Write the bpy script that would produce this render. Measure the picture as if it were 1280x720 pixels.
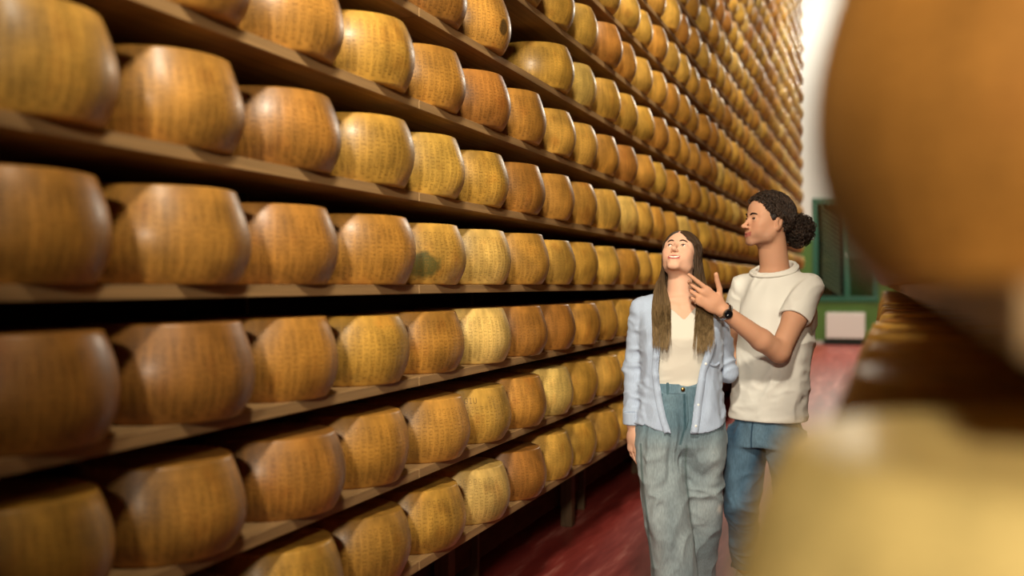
import bpy, bmesh, math, random
import numpy as np
from mathutils import Vector, Matrix

for o in list(bpy.data.objects):
    bpy.data.objects.remove(o, do_unlink=True)
scene = bpy.context.scene
COL = scene.collection
RND = random.Random(7)

# ------------------------------------------------------------------ camera
EYE = 1.43
THETA = math.atan(465 / 1303)
cam_d = bpy.data.cameras.new('camera')
cam = bpy.data.objects.new('camera', cam_d)
COL.objects.link(cam)
cam.location = (0, 0, EYE)
cam.rotation_euler = (math.radians(90.17 - .35), 0, THETA)
cam_d.sensor_width = 36
cam_d.lens = 36 * 1303 / 1280
cam_d.clip_start = .01
cam_d.dof.use_dof = True
cam_d.dof.focus_distance = 4.15
cam_d.dof.aperture_fstop = 1.4
scene.camera = cam

# ------------------------------------------------------------------ world and lamps
world = bpy.data.worlds.new('world')
scene.world = world
world.use_nodes = True
world.node_tree.nodes['Background'].inputs[0].default_value = (1, .93, .82, 1)
world.node_tree.nodes['Background'].inputs[1].default_value = .02

def area(name, loc, target, size, power, color, spread=180, size_y=None):
    d = bpy.data.lights.new(name, 'AREA')
    d.shape = 'RECTANGLE' if size_y else 'DISK'
    d.size = size
    if size_y:
        d.size_y = size_y
    d.energy = power
    d.color = color
    d.spread = math.radians(spread)
    o = bpy.data.objects.new(name, d)
    COL.objects.link(o)
    o.location = loc
    o.rotation_euler = (Vector(target) - Vector(loc)).to_track_quat('-Z', 'Y').to_euler()
    return o

WARM = (1, .90, .72)
sd = bpy.data.lights.new('entrance_lamp', 'SPOT')
sd.energy = 1500; sd.color = WARM; sd.spot_size = math.radians(44); sd.spot_blend = 1.0; sd.shadow_soft_size = .16
so = bpy.data.objects.new('entrance_lamp', sd); COL.objects.link(so)
so.location = (.34, -2.6, 2.7)
so.rotation_euler = (Vector((-.55, 6.0, 1.3)) - so.location).to_track_quat('-Z', 'Y').to_euler()
# lamps over the aisle, each tilted down its length
for yy, zz, p, ty, tz in ((.8, 3.7, 52, 4.4, 1.7), (4.6, 4.9, 54, 8.4, 2.2), (8.6, 6.6, 95, 13.0, 3.2), (13.0, 8.2, 150, 17.5, 4.0)):
    area('ceiling_lamp', (-.30, yy, zz), (-1.35, ty, tz), .35, p, WARM, 95)
area('cross_aisle_lamp', (-.3, 23.4, 8.9), (-.3, 24.2, 0), 2.2, 480, (1, .96, .88))
area('end_wall_lamp', (-.45, 25.4, 7.6), (-1.0, 6, 1.5), .9, 430, WARM)

vs = scene.view_settings
vs.view_transform = 'Standard'
vs.look = 'None'
vs.gamma = 1
vs.use_curve_mapping = False
vs.exposure = -.18

# ------------------------------------------------------------------ helpers
def srgb(r, g, b):
    f = lambda c: (c / 255 / 12.92) if c / 255 <= .04045 else ((c / 255 + .055) / 1.055) ** 2.4
    return (f(r), f(g), f(b), 1)

def mat(name, color, rough=.6, spec=.4, metal=0.0, noise=None, bump=None, sss=0, sheen=0):
    """noise=(scale xyz, darker factor, detail); bump=(scale xyz, strength, distance)"""
    m = bpy.data.materials.new(name)
    m.use_nodes = True
    n, l = m.node_tree.nodes, m.node_tree.links
    b = n['Principled BSDF']
    b.inputs['Base Color'].default_value = color
    b.inputs['Roughness'].default_value = rough
    b.inputs['Specular IOR Level'].default_value = spec
    b.inputs['Metallic'].default_value = metal
    if sheen:
        b.inputs['Sheen Weight'].default_value = sheen
    if sss:
        b.inputs['Subsurface Weight'].default_value = sss
        b.inputs['Subsurface Radius'].default_value = (.012, .004, .002)
        b.inputs['Subsurface Scale'].default_value = 1.0
    tc = n.new('ShaderNodeTexCoord')
    if noise:
        mp = n.new('ShaderNodeMapping'); mp.inputs['Scale'].default_value = noise[0]
        nz = n.new('ShaderNodeTexNoise'); nz.inputs['Scale'].default_value = 1; nz.inputs['Detail'].default_value = noise[2] if len(noise) > 2 else 4
        mx = n.new('ShaderNodeMix'); mx.data_type = 'RGBA'
        mr = n.new('ShaderNodeMapRange'); mr.inputs[1].default_value = .3; mr.inputs[2].default_value = .7
        l.new(tc.outputs['Object'], mp.inputs[0]); l.new(mp.outputs[0], nz.inputs['Vector'])
        l.new(nz.outputs['Fac'], mr.inputs[0]); l.new(mr.outputs[0], mx.inputs[0])
        mx.inputs[6].default_value = tuple(c * noise[1] for c in color[:3]) + (1,)
        mx.inputs[7].default_value = color
        l.new(mx.outputs[2], b.inputs['Base Color'])
    if bump:
        mp2 = n.new('ShaderNodeMapping'); mp2.inputs['Scale'].default_value = bump[0]
        nz2 = n.new('ShaderNodeTexNoise'); nz2.inputs['Scale'].default_value = 1; nz2.inputs['Detail'].default_value = 4
        bp = n.new('ShaderNodeBump'); bp.inputs['Strength'].default_value = bump[1]; bp.inputs['Distance'].default_value = bump[2]
        l.new(tc.outputs['Object'], mp2.inputs[0]); l.new(mp2.outputs[0], nz2.inputs['Vector'])
        l.new(nz2.outputs['Fac'], bp.inputs['Height']); l.new(bp.outputs[0], b.inputs['Normal'])
    return m

def link(name, me, material=None, parent=None, smooth=False):
    o = bpy.data.objects.new(name, me)
    COL.objects.link(o)
    if material is not None and not me.materials:
        for mm in (material if isinstance(material, (list, tuple)) else [material]):
            me.materials.append(mm)
    if parent is not None:
        o.parent = parent
    if smooth:
        me.shade_smooth()
    return o

def tag(o, label=None, cat=None, group=None, kind=None):
    if label: o['label'] = label
    if cat: o['category'] = cat
    if group: o['group'] = group
    if kind: o['kind'] = kind
    return o

def empty(name, loc, rz=0):
    o = bpy.data.objects.new(name, None)
    COL.objects.link(o)
    o.location = loc
    o.rotation_euler = (0, 0, rz)
    o.empty_display_size = .1
    return o

def box_mesh(name, lo, hi, bevel=0.0):
    bm = bmesh.new()
    bmesh.ops.create_cube(bm, size=1)
    lo, hi = Vector(lo), Vector(hi)
    for v in bm.verts:
        v.co = Vector(((v.co[i] + .5) * (hi[i] - lo[i]) + lo[i]) for i in range(3))
    if bevel:
        bmesh.ops.bevel(bm, geom=bm.edges[:], offset=bevel, segments=1, affect='EDGES')
    me = bpy.data.meshes.new(name)
    bm.to_mesh(me); bm.free()
    return me

def box(name, lo, hi, material, parent=None, bevel=0.0):
    """box whose origin is its own centre of the base"""
    c = Vector(((lo[0] + hi[0]) / 2, (lo[1] + hi[1]) / 2, lo[2]))
    me = box_mesh(name, Vector(lo) - c, Vector(hi) - c, bevel)
    o = link(name, me, material, parent)
    o.location = c
    return o

def mesh_np(name, v, f):
    me = bpy.data.meshes.new(name)
    me.from_pydata([tuple(map(float, p)) for p in v], [], [tuple(map(int, q)) for q in f])
    me.update()
    return me

# ------------------------------------------------------------------ materials of the place
M = {}
M['white_wall'] = mat('white_plaster', srgb(226, 226, 216), .85, .2, bump=((9, 9, 9), .1, .004))
M['green_wall'] = mat('green_paint', srgb(88, 128, 54), .55, .4, noise=((3, 3, 3), .8))
M['green_frame'] = mat('dark_green_gloss', srgb(18, 92, 66), .35, .5)
M['ceiling'] = mat('ceiling_paint', srgb(205, 200, 190), .9, .2)
M['wood'] = mat('shelf_wood', srgb(178, 140, 92), .62, .35, noise=((60, 1.5, 60), .55, 6), bump=((80, 3, 80), .25, .002))
M['post_wood'] = mat('post_wood', srgb(92, 68, 44), .7, .3, noise=((40, 40, 3), .6, 5))
M['back_wood'] = mat('rack_back_wood', srgb(70, 48, 30), .85, .1, noise=((4, 4, 20), .6))
M['radiator'] = mat('radiator_enamel', srgb(232, 230, 222), .4, .4)
M['slat'] = mat('grey_slat', srgb(224, 224, 212), .5, .4)
M['dark'] = mat('dark_recess', srgb(32, 40, 36), .6, .3)
M['baseboard'] = mat('grey_skirting', srgb(176, 172, 164), .6, .4)

def floor_mat():
    m = bpy.data.materials.new('red_floor_paint')
    m.use_nodes = True
    n, l = m.node_tree.nodes, m.node_tree.links
    b = n['Principled BSDF']
    tc = n.new('ShaderNodeTexCoord')
    mp = n.new('ShaderNodeMapping'); mp.inputs['Scale'].default_value = (5, .5, 1)
    nz = n.new('ShaderNodeTexNoise'); nz.inputs['Scale'].default_value = 2; nz.inputs['Detail'].default_value = 7
    nz.inputs['Roughness'].default_value = .65
    cr = n.new('ShaderNodeValToRGB')
    cr.color_ramp.elements[0].position = .3; cr.color_ramp.elements[0].color = srgb(126, 42, 38)
    cr.color_ramp.elements[1].position = .72; cr.color_ramp.elements[1].color = srgb(206, 132, 118)
    e = cr.color_ramp.elements.new(.55); e.color = srgb(158, 64, 56)
    l.new(tc.outputs['Object'], mp.inputs[0]); l.new(mp.outputs[0], nz.inputs['Vector'])
    l.new(nz.outputs['Fac'], cr.inputs[0]); l.new(cr.outputs[0], b.inputs['Base Color'])
    mr = n.new('ShaderNodeMapRange'); mr.inputs[3].default_value = .28; mr.inputs[4].default_value = .5
    l.new(nz.outputs['Fac'], mr.inputs[0]); l.new(mr.outputs[0], b.inputs['Roughness'])
    bp = n.new('ShaderNodeBump'); bp.inputs['Strength'].default_value = .12; bp.inputs['Distance'].default_value = .004
    l.new(nz.outputs['Fac'], bp.inputs['Height']); l.new(bp.outputs[0], b.inputs['Normal'])
    return m
M['floor'] = floor_mat()

def rind_mat(name, attr=False, dark=1.0, mould=False):
    """cheese rind: tone per wheel (object colour, or a face attribute on the merged far wheels)"""
    m = bpy.data.materials.new(name)
    m.use_nodes = True
    n, l = m.node_tree.nodes, m.node_tree.links
    b = n['Principled BSDF']
    if attr:
        src = n.new('ShaderNodeAttribute'); src.attribute_name = 'tone'; csock = src.outputs['Color']
    else:
        src = n.new('ShaderNodeObjectInfo'); csock = src.outputs['Color']
    tc = n.new('ShaderNodeTexCoord')
    def noise(scale, detail, lo, hi, a, c):
        mp = n.new('ShaderNodeMapping'); mp.inputs['Scale'].default_value = scale
        if not attr:
            cb = n.new('ShaderNodeVectorMath'); cb.operation = 'ADD'
            sc = n.new('ShaderNodeVectorMath'); sc.operation = 'SCALE'; sc.inputs[0].default_value = (9, 5, 7)
            l.new(src.outputs['Random'], sc.inputs['Scale'])
            l.new(tc.outputs['Object'], cb.inputs[0]); l.new(sc.outputs[0], cb.inputs[1])
            l.new(cb.outputs[0], mp.inputs[0])
        else:
            l.new(tc.outputs['Object'], mp.inputs[0])
        nz = n.new('ShaderNodeTexNoise'); nz.inputs['Scale'].default_value = 1; nz.inputs['Detail'].default_value = detail
        l.new(mp.outputs[0], nz.inputs['Vector'])
        mr = n.new('ShaderNodeMapRange')
        mr.inputs[1].default_value = lo; mr.inputs[2].default_value = hi
        mr.inputs[3].default_value = a; mr.inputs[4].default_value = c
        l.new(nz.outputs['Fac'], mr.inputs[0])
        return mr.outputs[0], nz
    blot, _ = noise((7, 7, 6), 5,   .34, .66, .58 * dark, 1.12 * dark)
    streak, nzs = noise((46, 46, 3.5), 3, .32, .68, .80, 1.12)
    mul = n.new('ShaderNodeMath'); mul.operation = 'MULTIPLY'
    l.new(blot, mul.inputs[0]); l.new(streak, mul.inputs[1])
    v = n.new('ShaderNodeVectorMath'); v.operation = 'SCALE'
    l.new(csock, v.inputs[0]); l.new(mul.outputs[0], v.inputs['Scale'])
    out = v.outputs[0]
    # reddish stains
    st, _ = noise((11, 11, 9), 4, .56, .74, 0, .55)
    mx = n.new('ShaderNodeMix'); mx.data_type = 'RGBA'; mx.blend_type = 'MULTIPLY'
    l.new(st, mx.inputs[0]); l.new(out, mx.inputs[6]); mx.inputs[7].default_value = (.76, .54, .40, 1)
    out = mx.outputs[2]
    if mould:
        # blue-green mould bloom with its own ragged outline on one side of the rind
        sp = n.new('ShaderNodeVectorMath'); sp.operation = 'DISTANCE'
        sp.inputs[1].default_value = mould[0]
        l.new(tc.outputs['Object'], sp.inputs[0])
        nz = n.new('ShaderNodeTexNoise'); nz.inputs['Scale'].default_value = 18; nz.inputs['Detail'].default_value = 4
        l.new(tc.outputs['Object'], nz.inputs['Vector'])
        ma = n.new('ShaderNodeMath'); ma.operation = 'MULTIPLY_ADD'; ma.inputs[1].default_value = mould[2]
        l.new(nz.outputs['Fac'], ma.inputs[0]); l.new(sp.outputs['Value'], ma.inputs[2])
        mr = n.new('ShaderNodeMapRange'); mr.inputs[1].default_value = mould[1]; mr.inputs[2].default_value = mould[1] * 1.25
        mr.inputs[3].default_value = .85; mr.inputs[4].default_value = 0
        l.new(ma.outputs[0], mr.inputs[0])
        m2 = n.new('ShaderNodeMix'); m2.data_type = 'RGBA'
        l.new(mr.outputs[0], m2.inputs[0]); l.new(out, m2.inputs[6]); m2.inputs[7].default_value = mould[3]
        out = m2.outputs[2]
    l.new(out, b.inputs['Base Color'])
    b.inputs['Roughness'].default_value = .48
    b.inputs['Coat Weight'].default_value = .22; b.inputs['Coat Roughness'].default_value = .28
    b.inputs['Specular IOR Level'].default_value = .45
    bp = n.new('ShaderNodeBump'); bp.inputs['Strength'].default_value = .25; bp.inputs['Distance'].default_value = .003
    l.new(nzs.outputs['Fac'], bp.inputs['Height']); l.new(bp.outputs[0], b.inputs['Normal'])
    return m
M['rind'] = rind_mat('cheese_rind')
M['rind_far'] = rind_mat('cheese_rind_far', attr=True)
M['dots'] = rind_mat('cheese_rind_dots', dark=.50)

# ------------------------------------------------------------------ room shell
YB = 26.0            # back wall
ROOM = (-9.0, 9.0, -9.0, YB, 9.2)
def struct(o):
    o['kind'] = 'structure'
    return o
struct(box('floor', (ROOM[0], ROOM[2], -.1), (ROOM[1], ROOM[3] + .3, 0), M['floor']))
struct(box('ceiling', (ROOM[0], ROOM[2], ROOM[4]), (ROOM[1], ROOM[3] + .3, ROOM[4] + .1), M['ceiling']))
struct(box('wall_left', (ROOM[0] - .2, ROOM[2], 0), (ROOM[0], ROOM[3] + .3, ROOM[4]), M['white_wall']))
struct(box('wall_right', (ROOM[1], ROOM[2], 0), (ROOM[1] + .2, ROOM[3] + .3, ROOM[4]), M['white_wall']))
struct(box('wall_front', (ROOM[0], ROOM[2] - .2, 0), (ROOM[1], ROOM[2], ROOM[4]), M['white_wall']))
# back wall, with the opening of the window
WX0, WX1, WZ0, WZ1 = -1.55, -.18, 1.09, 3.44
wb = bpy.data.meshes.new('wall_back')
bm = bmesh.new()
def add_box(bm, lo, hi, mi=0):
    vs_ = [bm.verts.new((x, y, z)) for x in (lo[0], hi[0]) for y in (lo[1], hi[1]) for z in (lo[2], hi[2])]
    for q in ((0, 1, 3, 2), (4, 6, 7, 5), (0, 4, 5, 1), (2, 3, 7, 6), (0, 2, 6, 4), (1, 5, 7, 3)):
        f = bm.faces.new([vs_[i] for i in q]); f.material_index = mi
add_box(bm, (ROOM[0], YB, 0), (WX0, YB + .25, ROOM[4]))
add_box(bm, (WX1, YB, 0), (ROOM[1], YB + .25, ROOM[4]))
add_box(bm, (WX0, YB, 0), (WX1, YB + .25, WZ0))
add_box(bm, (WX0, YB, WZ1), (WX1, YB + .25, ROOM[4]))
bm.to_mesh(wb); bm.free()
wall_back = struct(link('wall_back', wb, M['white_wall']))
GZ = 2.52            # height of the green dado
for nm, a, b_ in (('dado', (ROOM[0], 0, 0), (WX0, 0, GZ)), ('dado', (WX1, 0, 0), (ROOM[1], 0, GZ)), ('dado', (WX0, 0, 0), (WX1, 0, WZ0))):
    box(nm, (a[0], YB - .012, a[2] + .1), (b_[0], YB - .0005, b_[2]), M['green_wall'], wall_back)
struct(box('baseboard_back', (ROOM[0], YB - .03, 0), (ROOM[1], YB - .0125, .1), M['baseboard']))

# window with green casements
win = struct(empty('window_1', ((WX0 + WX1) / 2, YB, WZ0)))
hw = (WX1 - WX0) / 2
def wpart(name, lo, hi, m, parent=win, bevel=.004):
    return box(name, lo, hi, m, parent, bevel)
ht = WZ1 - WZ0
wpart('frame_rail', (-hw - .06, -.06, -.06), (hw + .06, .05, .06), M['green_frame'])
wpart('frame_rail', (-hw - .06, -.06, ht - .08), (hw + .06, .05, ht + .06), M['green_frame'])
for x in (-hw - .06, hw - .06):
    wpart('frame_stile', (x, -.058, .06), (x + .12, .05, ht - .08), M['green_frame'])
wpart('mullion', (-.02, -.065, .06), (.11, .05, ht - .08), M['green_frame'])
glass = bpy.data.materials.new('window_glass'); glass.use_nodes = True
gn, gl = glass.node_tree.nodes, glass.node_tree.links
gt = gn.new('ShaderNodeBsdfTransparent'); gt.inputs[0].default_value = srgb(214, 226, 218)
gg = gn.new('ShaderNodeBsdfGlossy'); gg.inputs['Roughness'].default_value = .05
gm = gn.new('ShaderNodeMixShader'); gf = gn.new('ShaderNodeFresnel'); gf.inputs[0].default_value = 1.45
gl.new(gf.outputs[0], gm.inputs[0]); gl.new(gt.outputs[0], gm.inputs[1]); gl.new(gg.outputs[0], gm.inputs[2])
gl.new(gm.outputs[0], gn['Material Output'].inputs['Surface'])
for x0, x1 in ((-hw + .06, -.02), (.11, hw - .06)):
    wpart('pane', (x0, -.02, .06), (x1, -.012, ht - .08), glass, bevel=0)
# a reveal behind: slanting slats behind the wide pane, boards imitating reflections behind the other
wpart('shutter_board', (-hw + .02, .13, .0), (hw - .02, .16, ht), M['dark'])
ns = 17
for i in range(ns):
    z = .10 + i * (ht - .55) / (ns - 1)
    w_ = .52
    me = box_mesh('slat', (-w_ / 2, -.012, -.026), (w_ / 2, .012, .026), .004)
    sl = link('slat', me, M['slat'], win)
    sl.location = (-hw / 2 + .02, .028, z + .16)
    sl.rotation_euler = (0, math.radians(34), 0)
wpart('green_reflection', (.10, .09, .02), (hw - .05, .11, ht * .42), M['green_wall'])  # added board: dark green reflection in the pane put into its colour
wpart('pale_reflection', (.10, .09, ht * .42), (hw - .05, .11, ht - .02), M['white_wall'])  # added white board standing in for the pale reflection higher in the glass
# handle
wpart('handle', (.035, -.10, 1.0), (.055, -.066, 1.12), M['slat'])

# radiator below the window
rad = tag(empty('radiator', (-.86, YB - .10, .0)), 'white panel radiator under the green framed window', 'radiator')
box('panel', (-.44, -.05, .16), (.44, .02, .76), M['radiator'], rad, .01)
for i in range(22):
    x = -.42 + i * .04
    box('grille_bar', (x, -.045, .762), (x + .02, .015, .785), M['radiator'], rad)
for x in (-.36, .30):
    box('foot', (x, -.03, 0), (x + .06, .01, .159), M['dark'], rad)
box('plinth', (-.5, -.02, 0), (.5, .06, .12), M['dark'], rad)
# emergency sign above the window
sg = tag(empty('exit_sign', (-.82, YB - .001, 3.58)), 'small dark sign on the white wall above the window', 'sign')
box('sign_board', (-.16, -.05, 0), (.16, 0, .22), M['dark'], sg, .006)
for x in (-.11, .015):
    box('sign_symbol', (x, -.054, .05), (x + .095, -.0505, .17), M['slat'], sg)
# ------------------------------------------------------------------ cheese wheels
SP, PITCH, WH, WR = .46, .308, .220, .215
FONT = {
 'P': ['11110', '10001', '10001', '11110', '10000', '10000', '10000'],
 'A': ['01110', '10001', '10001', '11111', '10001', '10001', '10001'],
 'R': ['11110', '10001', '10001', '11110', '10100', '10010', '10001'],
 'M': ['10001', '11011', '10101', '10101', '10001', '10001', '10001'],
 'I': ['01110', '00100', '00100', '00100', '00100', '00100', '01110'],
 'G': ['01110', '10001', '10000', '10111', '10001', '10001', '01110'],
 'N': ['10001', '11001', '10101', '10011', '10001', '10001', '10001'],
 'O': ['01110', '10001', '10001', '10001', '10001', '10001', '01110'],
 'E': ['11111', '10000', '10000', '11110', '10000', '10000', '11111'],
 'U': ['10001', '10001', '10001', '10001', '10001', '10001', '01110'],
 '2': ['01110', '10001', '00001', '00110', '01000', '10000', '11111'],
 ' ': ['00000'] * 7,
}
def prof(t, belly):
    """radius of the barrel side, t = 0 bottom .. 1 top"""
    return .182 + (WR - .182) * (1 - abs(2 * t - 1) ** 1.95) + belly * math.sin(math.pi * t) * (t - .5)

def wheel_mesh(name, seg, rings, seed, letters=True, stamp=False):
    r = random.Random(seed)
    belly = r.uniform(-.03, .0)
    ph = [r.uniform(0, 6.28) for _ in range(4)]
    wob = lambda a, t: .0022 * math.sin(2 * a + ph[0]) + .0012 * math.sin(5 * a + ph[1] + 3 * t)
    tops = r.uniform(-.003, .003)
    bm = bmesh.new()
    P = [(.10, .0), (.177, .0), (.183, .002)] + [(prof(.03 + .94 * i / (rings - 1), belly), WH * (.03 + .94 * i / (rings - 1))) for i in range(rings)] + [(.183, WH - .002), (.177, WH), (.10, WH + tops)]
    rows = []
    for (pr, pz) in P:
        row = []
        for i in range(seg):
            a = 2 * math.pi * i / seg
            rr = pr + (wob(a, pz / WH) if pr > .17 else 0)
            row.append(bm.verts.new((rr * math.cos(a), rr * math.sin(a), pz)))
        rows.append(row)
    for q in range(len(rows) - 1):
        for i in range(seg):
            bm.faces.new((rows[q][i], rows[q][(i + 1) % seg], rows[q + 1][(i + 1) % seg], rows[q + 1][i]))
    bm.faces.new(list(reversed(rows[0]))); bm.faces.new(rows[-1])
    for f in bm.faces:
        f.smooth = True
    if letters:
        ncol = 62
        du, dv = .0029, .0021          # along the text (up the side), across it
        for c in range(ncol):
            txt = 'PARMIGIANO' if c % 2 == 0 else 'REGGIANO'
            a0 = 2 * math.pi * c / ncol
            z0 = .018 + (.010 if c % 2 else 0)
            skip = stamp and 0 <= (c - 24) % ncol < 7
            for ci, ch in enumerate(txt):
                for ry, rowbits in enumerate(FONT[ch]):
                    for cx, bit in enumerate(rowbits):
                        if bit == '1' and r.random() < .93:
                            z = z0 + (ci * 6 + cx) * du * (1 if c % 2 == 0 else 1.18)
                            a = a0 + (ry - 3) * dv / .21
                            if skip and z > .155:
                                continue
                            dot(bm, a, z, .00085, .0010, belly, wob)
        if stamp:
            a0 = 2 * math.pi * 27 / ncol
            for line, z in (('GIU', .166),):
                for ci, ch in enumerate(line):
                    for ry, rowbits in enumerate(FONT[ch]):
                        for cx, bit in enumerate(rowbits):
                            if bit == '1':
                                dot(bm, a0 + ((ci - len(line) / 2) * 6 + cx) * .0030 / .205, z + (6 - ry) * .0032, .0014, .0015, belly, wob)
    me = bpy.data.meshes.new(name)
    bm.to_mesh(me); bm.free()
    me.materials.append(M['rind']); me.materials.append(M['dots'])
    return me

def dot(bm, a, z, ha, hz, belly, wob):
    t = z / WH
    rr = prof(t, belly) + wob(a, t) + .0007
    da = ha / .21
    dr = prof(t + .02, belly) - prof(t - .02, belly)
    sl = dr / (.04 * WH)
    vsx = []
    for (sa, sz) in ((-1, -1), (1, -1), (1, 1), (-1, 1)):
        r2 = rr + sl * sz * hz
        vsx.append(bm.verts.new((r2 * math.cos(a + sa * da), r2 * math.sin(a + sa * da), z + sz * hz)))
    f = bm.faces.new(vsx); f.material_index = 1

WHEELS = [wheel_mesh('cheese_wheel', 72, 15, 11 + i, True, i == 3) for i in range(5)]

TONES = {
 'golden': [srgb(206, 158, 68), srgb(198, 148, 60)],
 'amber': [srgb(192, 138, 58), srgb(186, 130, 52)],
 'deep amber': [srgb(168, 112, 46), srgb(172, 116, 48)],
 'pale straw': [srgb(222, 184, 100), srgb(218, 176, 90)],
}
XC = -1.61
NCOL = 41
def col_y(k):
    return 1.56 + k * SP + (.075 if k >= 16 else 0) + (.075 if k >= 29 else 0)
ROWS = list(range(-3, 20))
ORD = ['lowest', 'second', 'third', 'fourth', 'fifth', 'sixth', 'seventh', 'eighth', 'ninth', 'tenth', 'eleventh', 'twelfth',
       'thirteenth', 'fourteenth', 'fifteenth', 'sixteenth', 'seventeenth', 'eighteenth', 'nineteenth', 'twentieth',
       'twenty-first', 'twenty-second', 'twenty-third']

CT, ST = math.cos(THETA), math.sin(THETA)
def project(x, y, z):
    d = y * CT - x * ST
    return 640 + 1303 * (x * CT + y * ST) / d, 356 - 1303 * (z - EYE) / d, d

cands = []
MISSING = {(6, 3)}
for k in range(-3, NCOL):
    for r in ROWS:
        if (k, r) in MISSING:
            continue
        y = col_y(k)
        px, py, d = project(XC + .12, y, EYE + r * PITCH + WH / 2)
        h = 1303 * WH / d
        w = 1303 * SP * .9 * (WR / max(y, .4)) / d + .15 * h
        x1 = project(XC + WR * .75, y + WR * .5, EYE)[0]
        vis = x1 > -5 and py + h / 2 > 0 and py - h / 2 < 720
        # hidden behind the couple
        if 800 < px < 1000 and py > 330 and r <= 0 and k > 16:
            vis = False
        cands.append((h * (project(XC, y + SP, EYE)[0] - project(XC, y, EYE)[0]) if vis else -d, vis, k, r))
cands.sort(reverse=True)
RIGHT = [(r, k) for k in range(0, 5) for r in (0, -1)]      # wheels of the near rack that show, built below
N_IND = 300 - len(RIGHT)
indiv = [c for c in cands if c[1]][:N_IND]
iset = {(c[2], c[3]) for c in indiv}

FIX = {(5, 0): 'pale straw', (5, -1): 'pale straw', (4, 0): 'golden', (3, -1): 'golden', (4, -1): 'amber', (5, -2): 'golden', (1, 0): 'amber',
       (1, -1): 'deep amber', (2, -1): 'amber', (3, 0): 'amber', (2, 0): 'deep amber', (2, -2): 'deep amber', (6, 0): 'amber', (7, 0): 'golden',
       (0, 1): 'golden', (2, 1): 'deep amber', (4, 1): 'golden', (5, -3): 'pale straw', (4, -3): 'golden', (3, -3): 'amber', (1, -2): 'amber'}
def wheel_tone(k, r):
    rr = random.Random(k * 97 + r * 1013)
    if (k, r) in FIX:
        return FIX[(k, r)], rr
    if k >= 30:  # far wheels paler more often: brighter light at that end put into the tone
        t = rr.choices(list(TONES), (4, 1.2, .6, 4))[0]
    else:
        t = rr.choices(list(TONES), (5, 4, 1.2, .3))[0]
    return t, rr
SPECIAL = {
    (4, 0): ('cheese wheel with a dark green mould stain on its rind', ((.142, -.158, .070), .095, .11, srgb(50, 62, 30))),
    (5, 3): ('cheese wheel with a round blackish spot beside an empty place on its shelf', ((.208, -.040, .085), .042, .035, srgb(26, 26, 16))),
}
for (c, vis, k, r) in indiv:
    tone, rr = wheel_tone(k, r)
    me = WHEELS[(k * 3 + r * 5) % 5]
    if (k, r) == (5, -2):
        me = WHEELS[3]
    NUM = ['no', 'one', 'two', 'three', 'four', 'five', 'six', 'seven', 'eight', 'nine', 'ten', 'eleven', 'twelve', 'thirteen']
    cn = lambda q: NUM[q] + (' column' if q == 1 else ' columns')
    if k < 4: place = cn(4 - k) + ' before the mould-stained one'
    elif k == 4: place = 'same column as the mould-stained one'
    elif k < 16: place = cn(k - 4) + ' past the mould-stained one'
    elif k < 29: place = cn(k - 15) + ' beyond the first upright gap'
    else: place = cn(k - 28) + ' beyond the second upright gap'
    shelf = 'on the ' + (ORD[r + 3] + ' shelf' + (' of the long rack' if r == -3 else ' up from the floor') if r else 'eye-level fourth shelf up from the floor')
    lab = tone + ' cheese wheel on the ' + ORD[r + 3] + ' shelf' + (' up' if r > -3 else '') + ', ' + place
    rot = rr.uniform(0, 6.28)
    if (k, r) in SPECIAL:
        lab, spot = SPECIAL[(k, r)]
        me = me.copy(); me.name = 'cheese_wheel'
        rot = 0
        me.materials[0] = rind_mat('cheese_rind_stained', mould=spot)
    if (k, r) == (5, -2):
        rot = -math.radians(360 * 27 / 62) - math.radians(52)
        lab = 'golden cheese wheel with the letters GIU stamped near its top rim, second shelf up'
    if (k, r) == (7, 3):
        lab = tone + ' cheese wheel just past the empty place on its shelf'
    o = link('round_cheese', me)
    o.location = (XC + rr.uniform(-.012, .010), col_y(k) + rr.uniform(-.012, .012), EYE + r * PITCH)
    o.rotation_euler = (0, 0, rot)
    s = rr.uniform(.965, 1.005)
    o.scale = (s, s, rr.uniform(.955, 1.01))
    cc = rr.choice(TONES[tone])
    j = rr.uniform(.93, 1.06)
    o.color = (cc[0] * j, cc[1] * j * rr.uniform(.96, 1.03), cc[2] * j, 1)
    tag(o, lab, 'cheese wheel', 'cheese wheels ' + shelf)

# merged wheels: what is too far or beyond the counted ones
def merged_wheels(name, places, label, seg=26):
    bp = [(0, 0), (.178, 0), (.187, .004), (.206, .05), (WR, WH * .5), (.206, WH - .05), (.187, WH - .004), (.178, WH), (0, WH)]
    tv, tf = [], []
    base = []
    for (pr, pz) in bp[1:-1]:
        for i in range(seg):
            a = 2 * math.pi * i / seg
            base.append((pr * math.cos(a), pr * math.sin(a), pz))
    base = np.array(base)
    nb = len(bp) - 2
    quads = [(q * seg + i, q * seg + (i + 1) % seg, (q + 1) * seg + (i + 1) % seg, (q + 1) * seg + i) for q in range(nb - 1) for i in range(seg)]
    faces, cols, off = [], [], 0
    verts = []
    for (x, y, z, col, s) in places:
        verts.append(base * np.array([s, s, s * .99]) + np.array([x, y, z]))
        faces += [tuple(v + off for v in q) for q in quads]
        faces.append(tuple(range(off + seg - 1, off - 1, -1)))
        faces.append(tuple(off + (nb - 1) * seg + i for i in range(seg)))
        cols += [col] * len(base)
        off += len(base)
    me = mesh_np(name, np.concatenate(verts), faces)
    at = me.color_attributes.new('tone', 'FLOAT_COLOR', 'POINT')
    at.data.foreach_set('color', np.array(cols, dtype=np.float32).ravel())
    me.shade_smooth()
    o = link(name, me, M['rind_far'])
    return tag(o, label, 'cheese wheels', None, 'stuff')
pl = []
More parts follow.
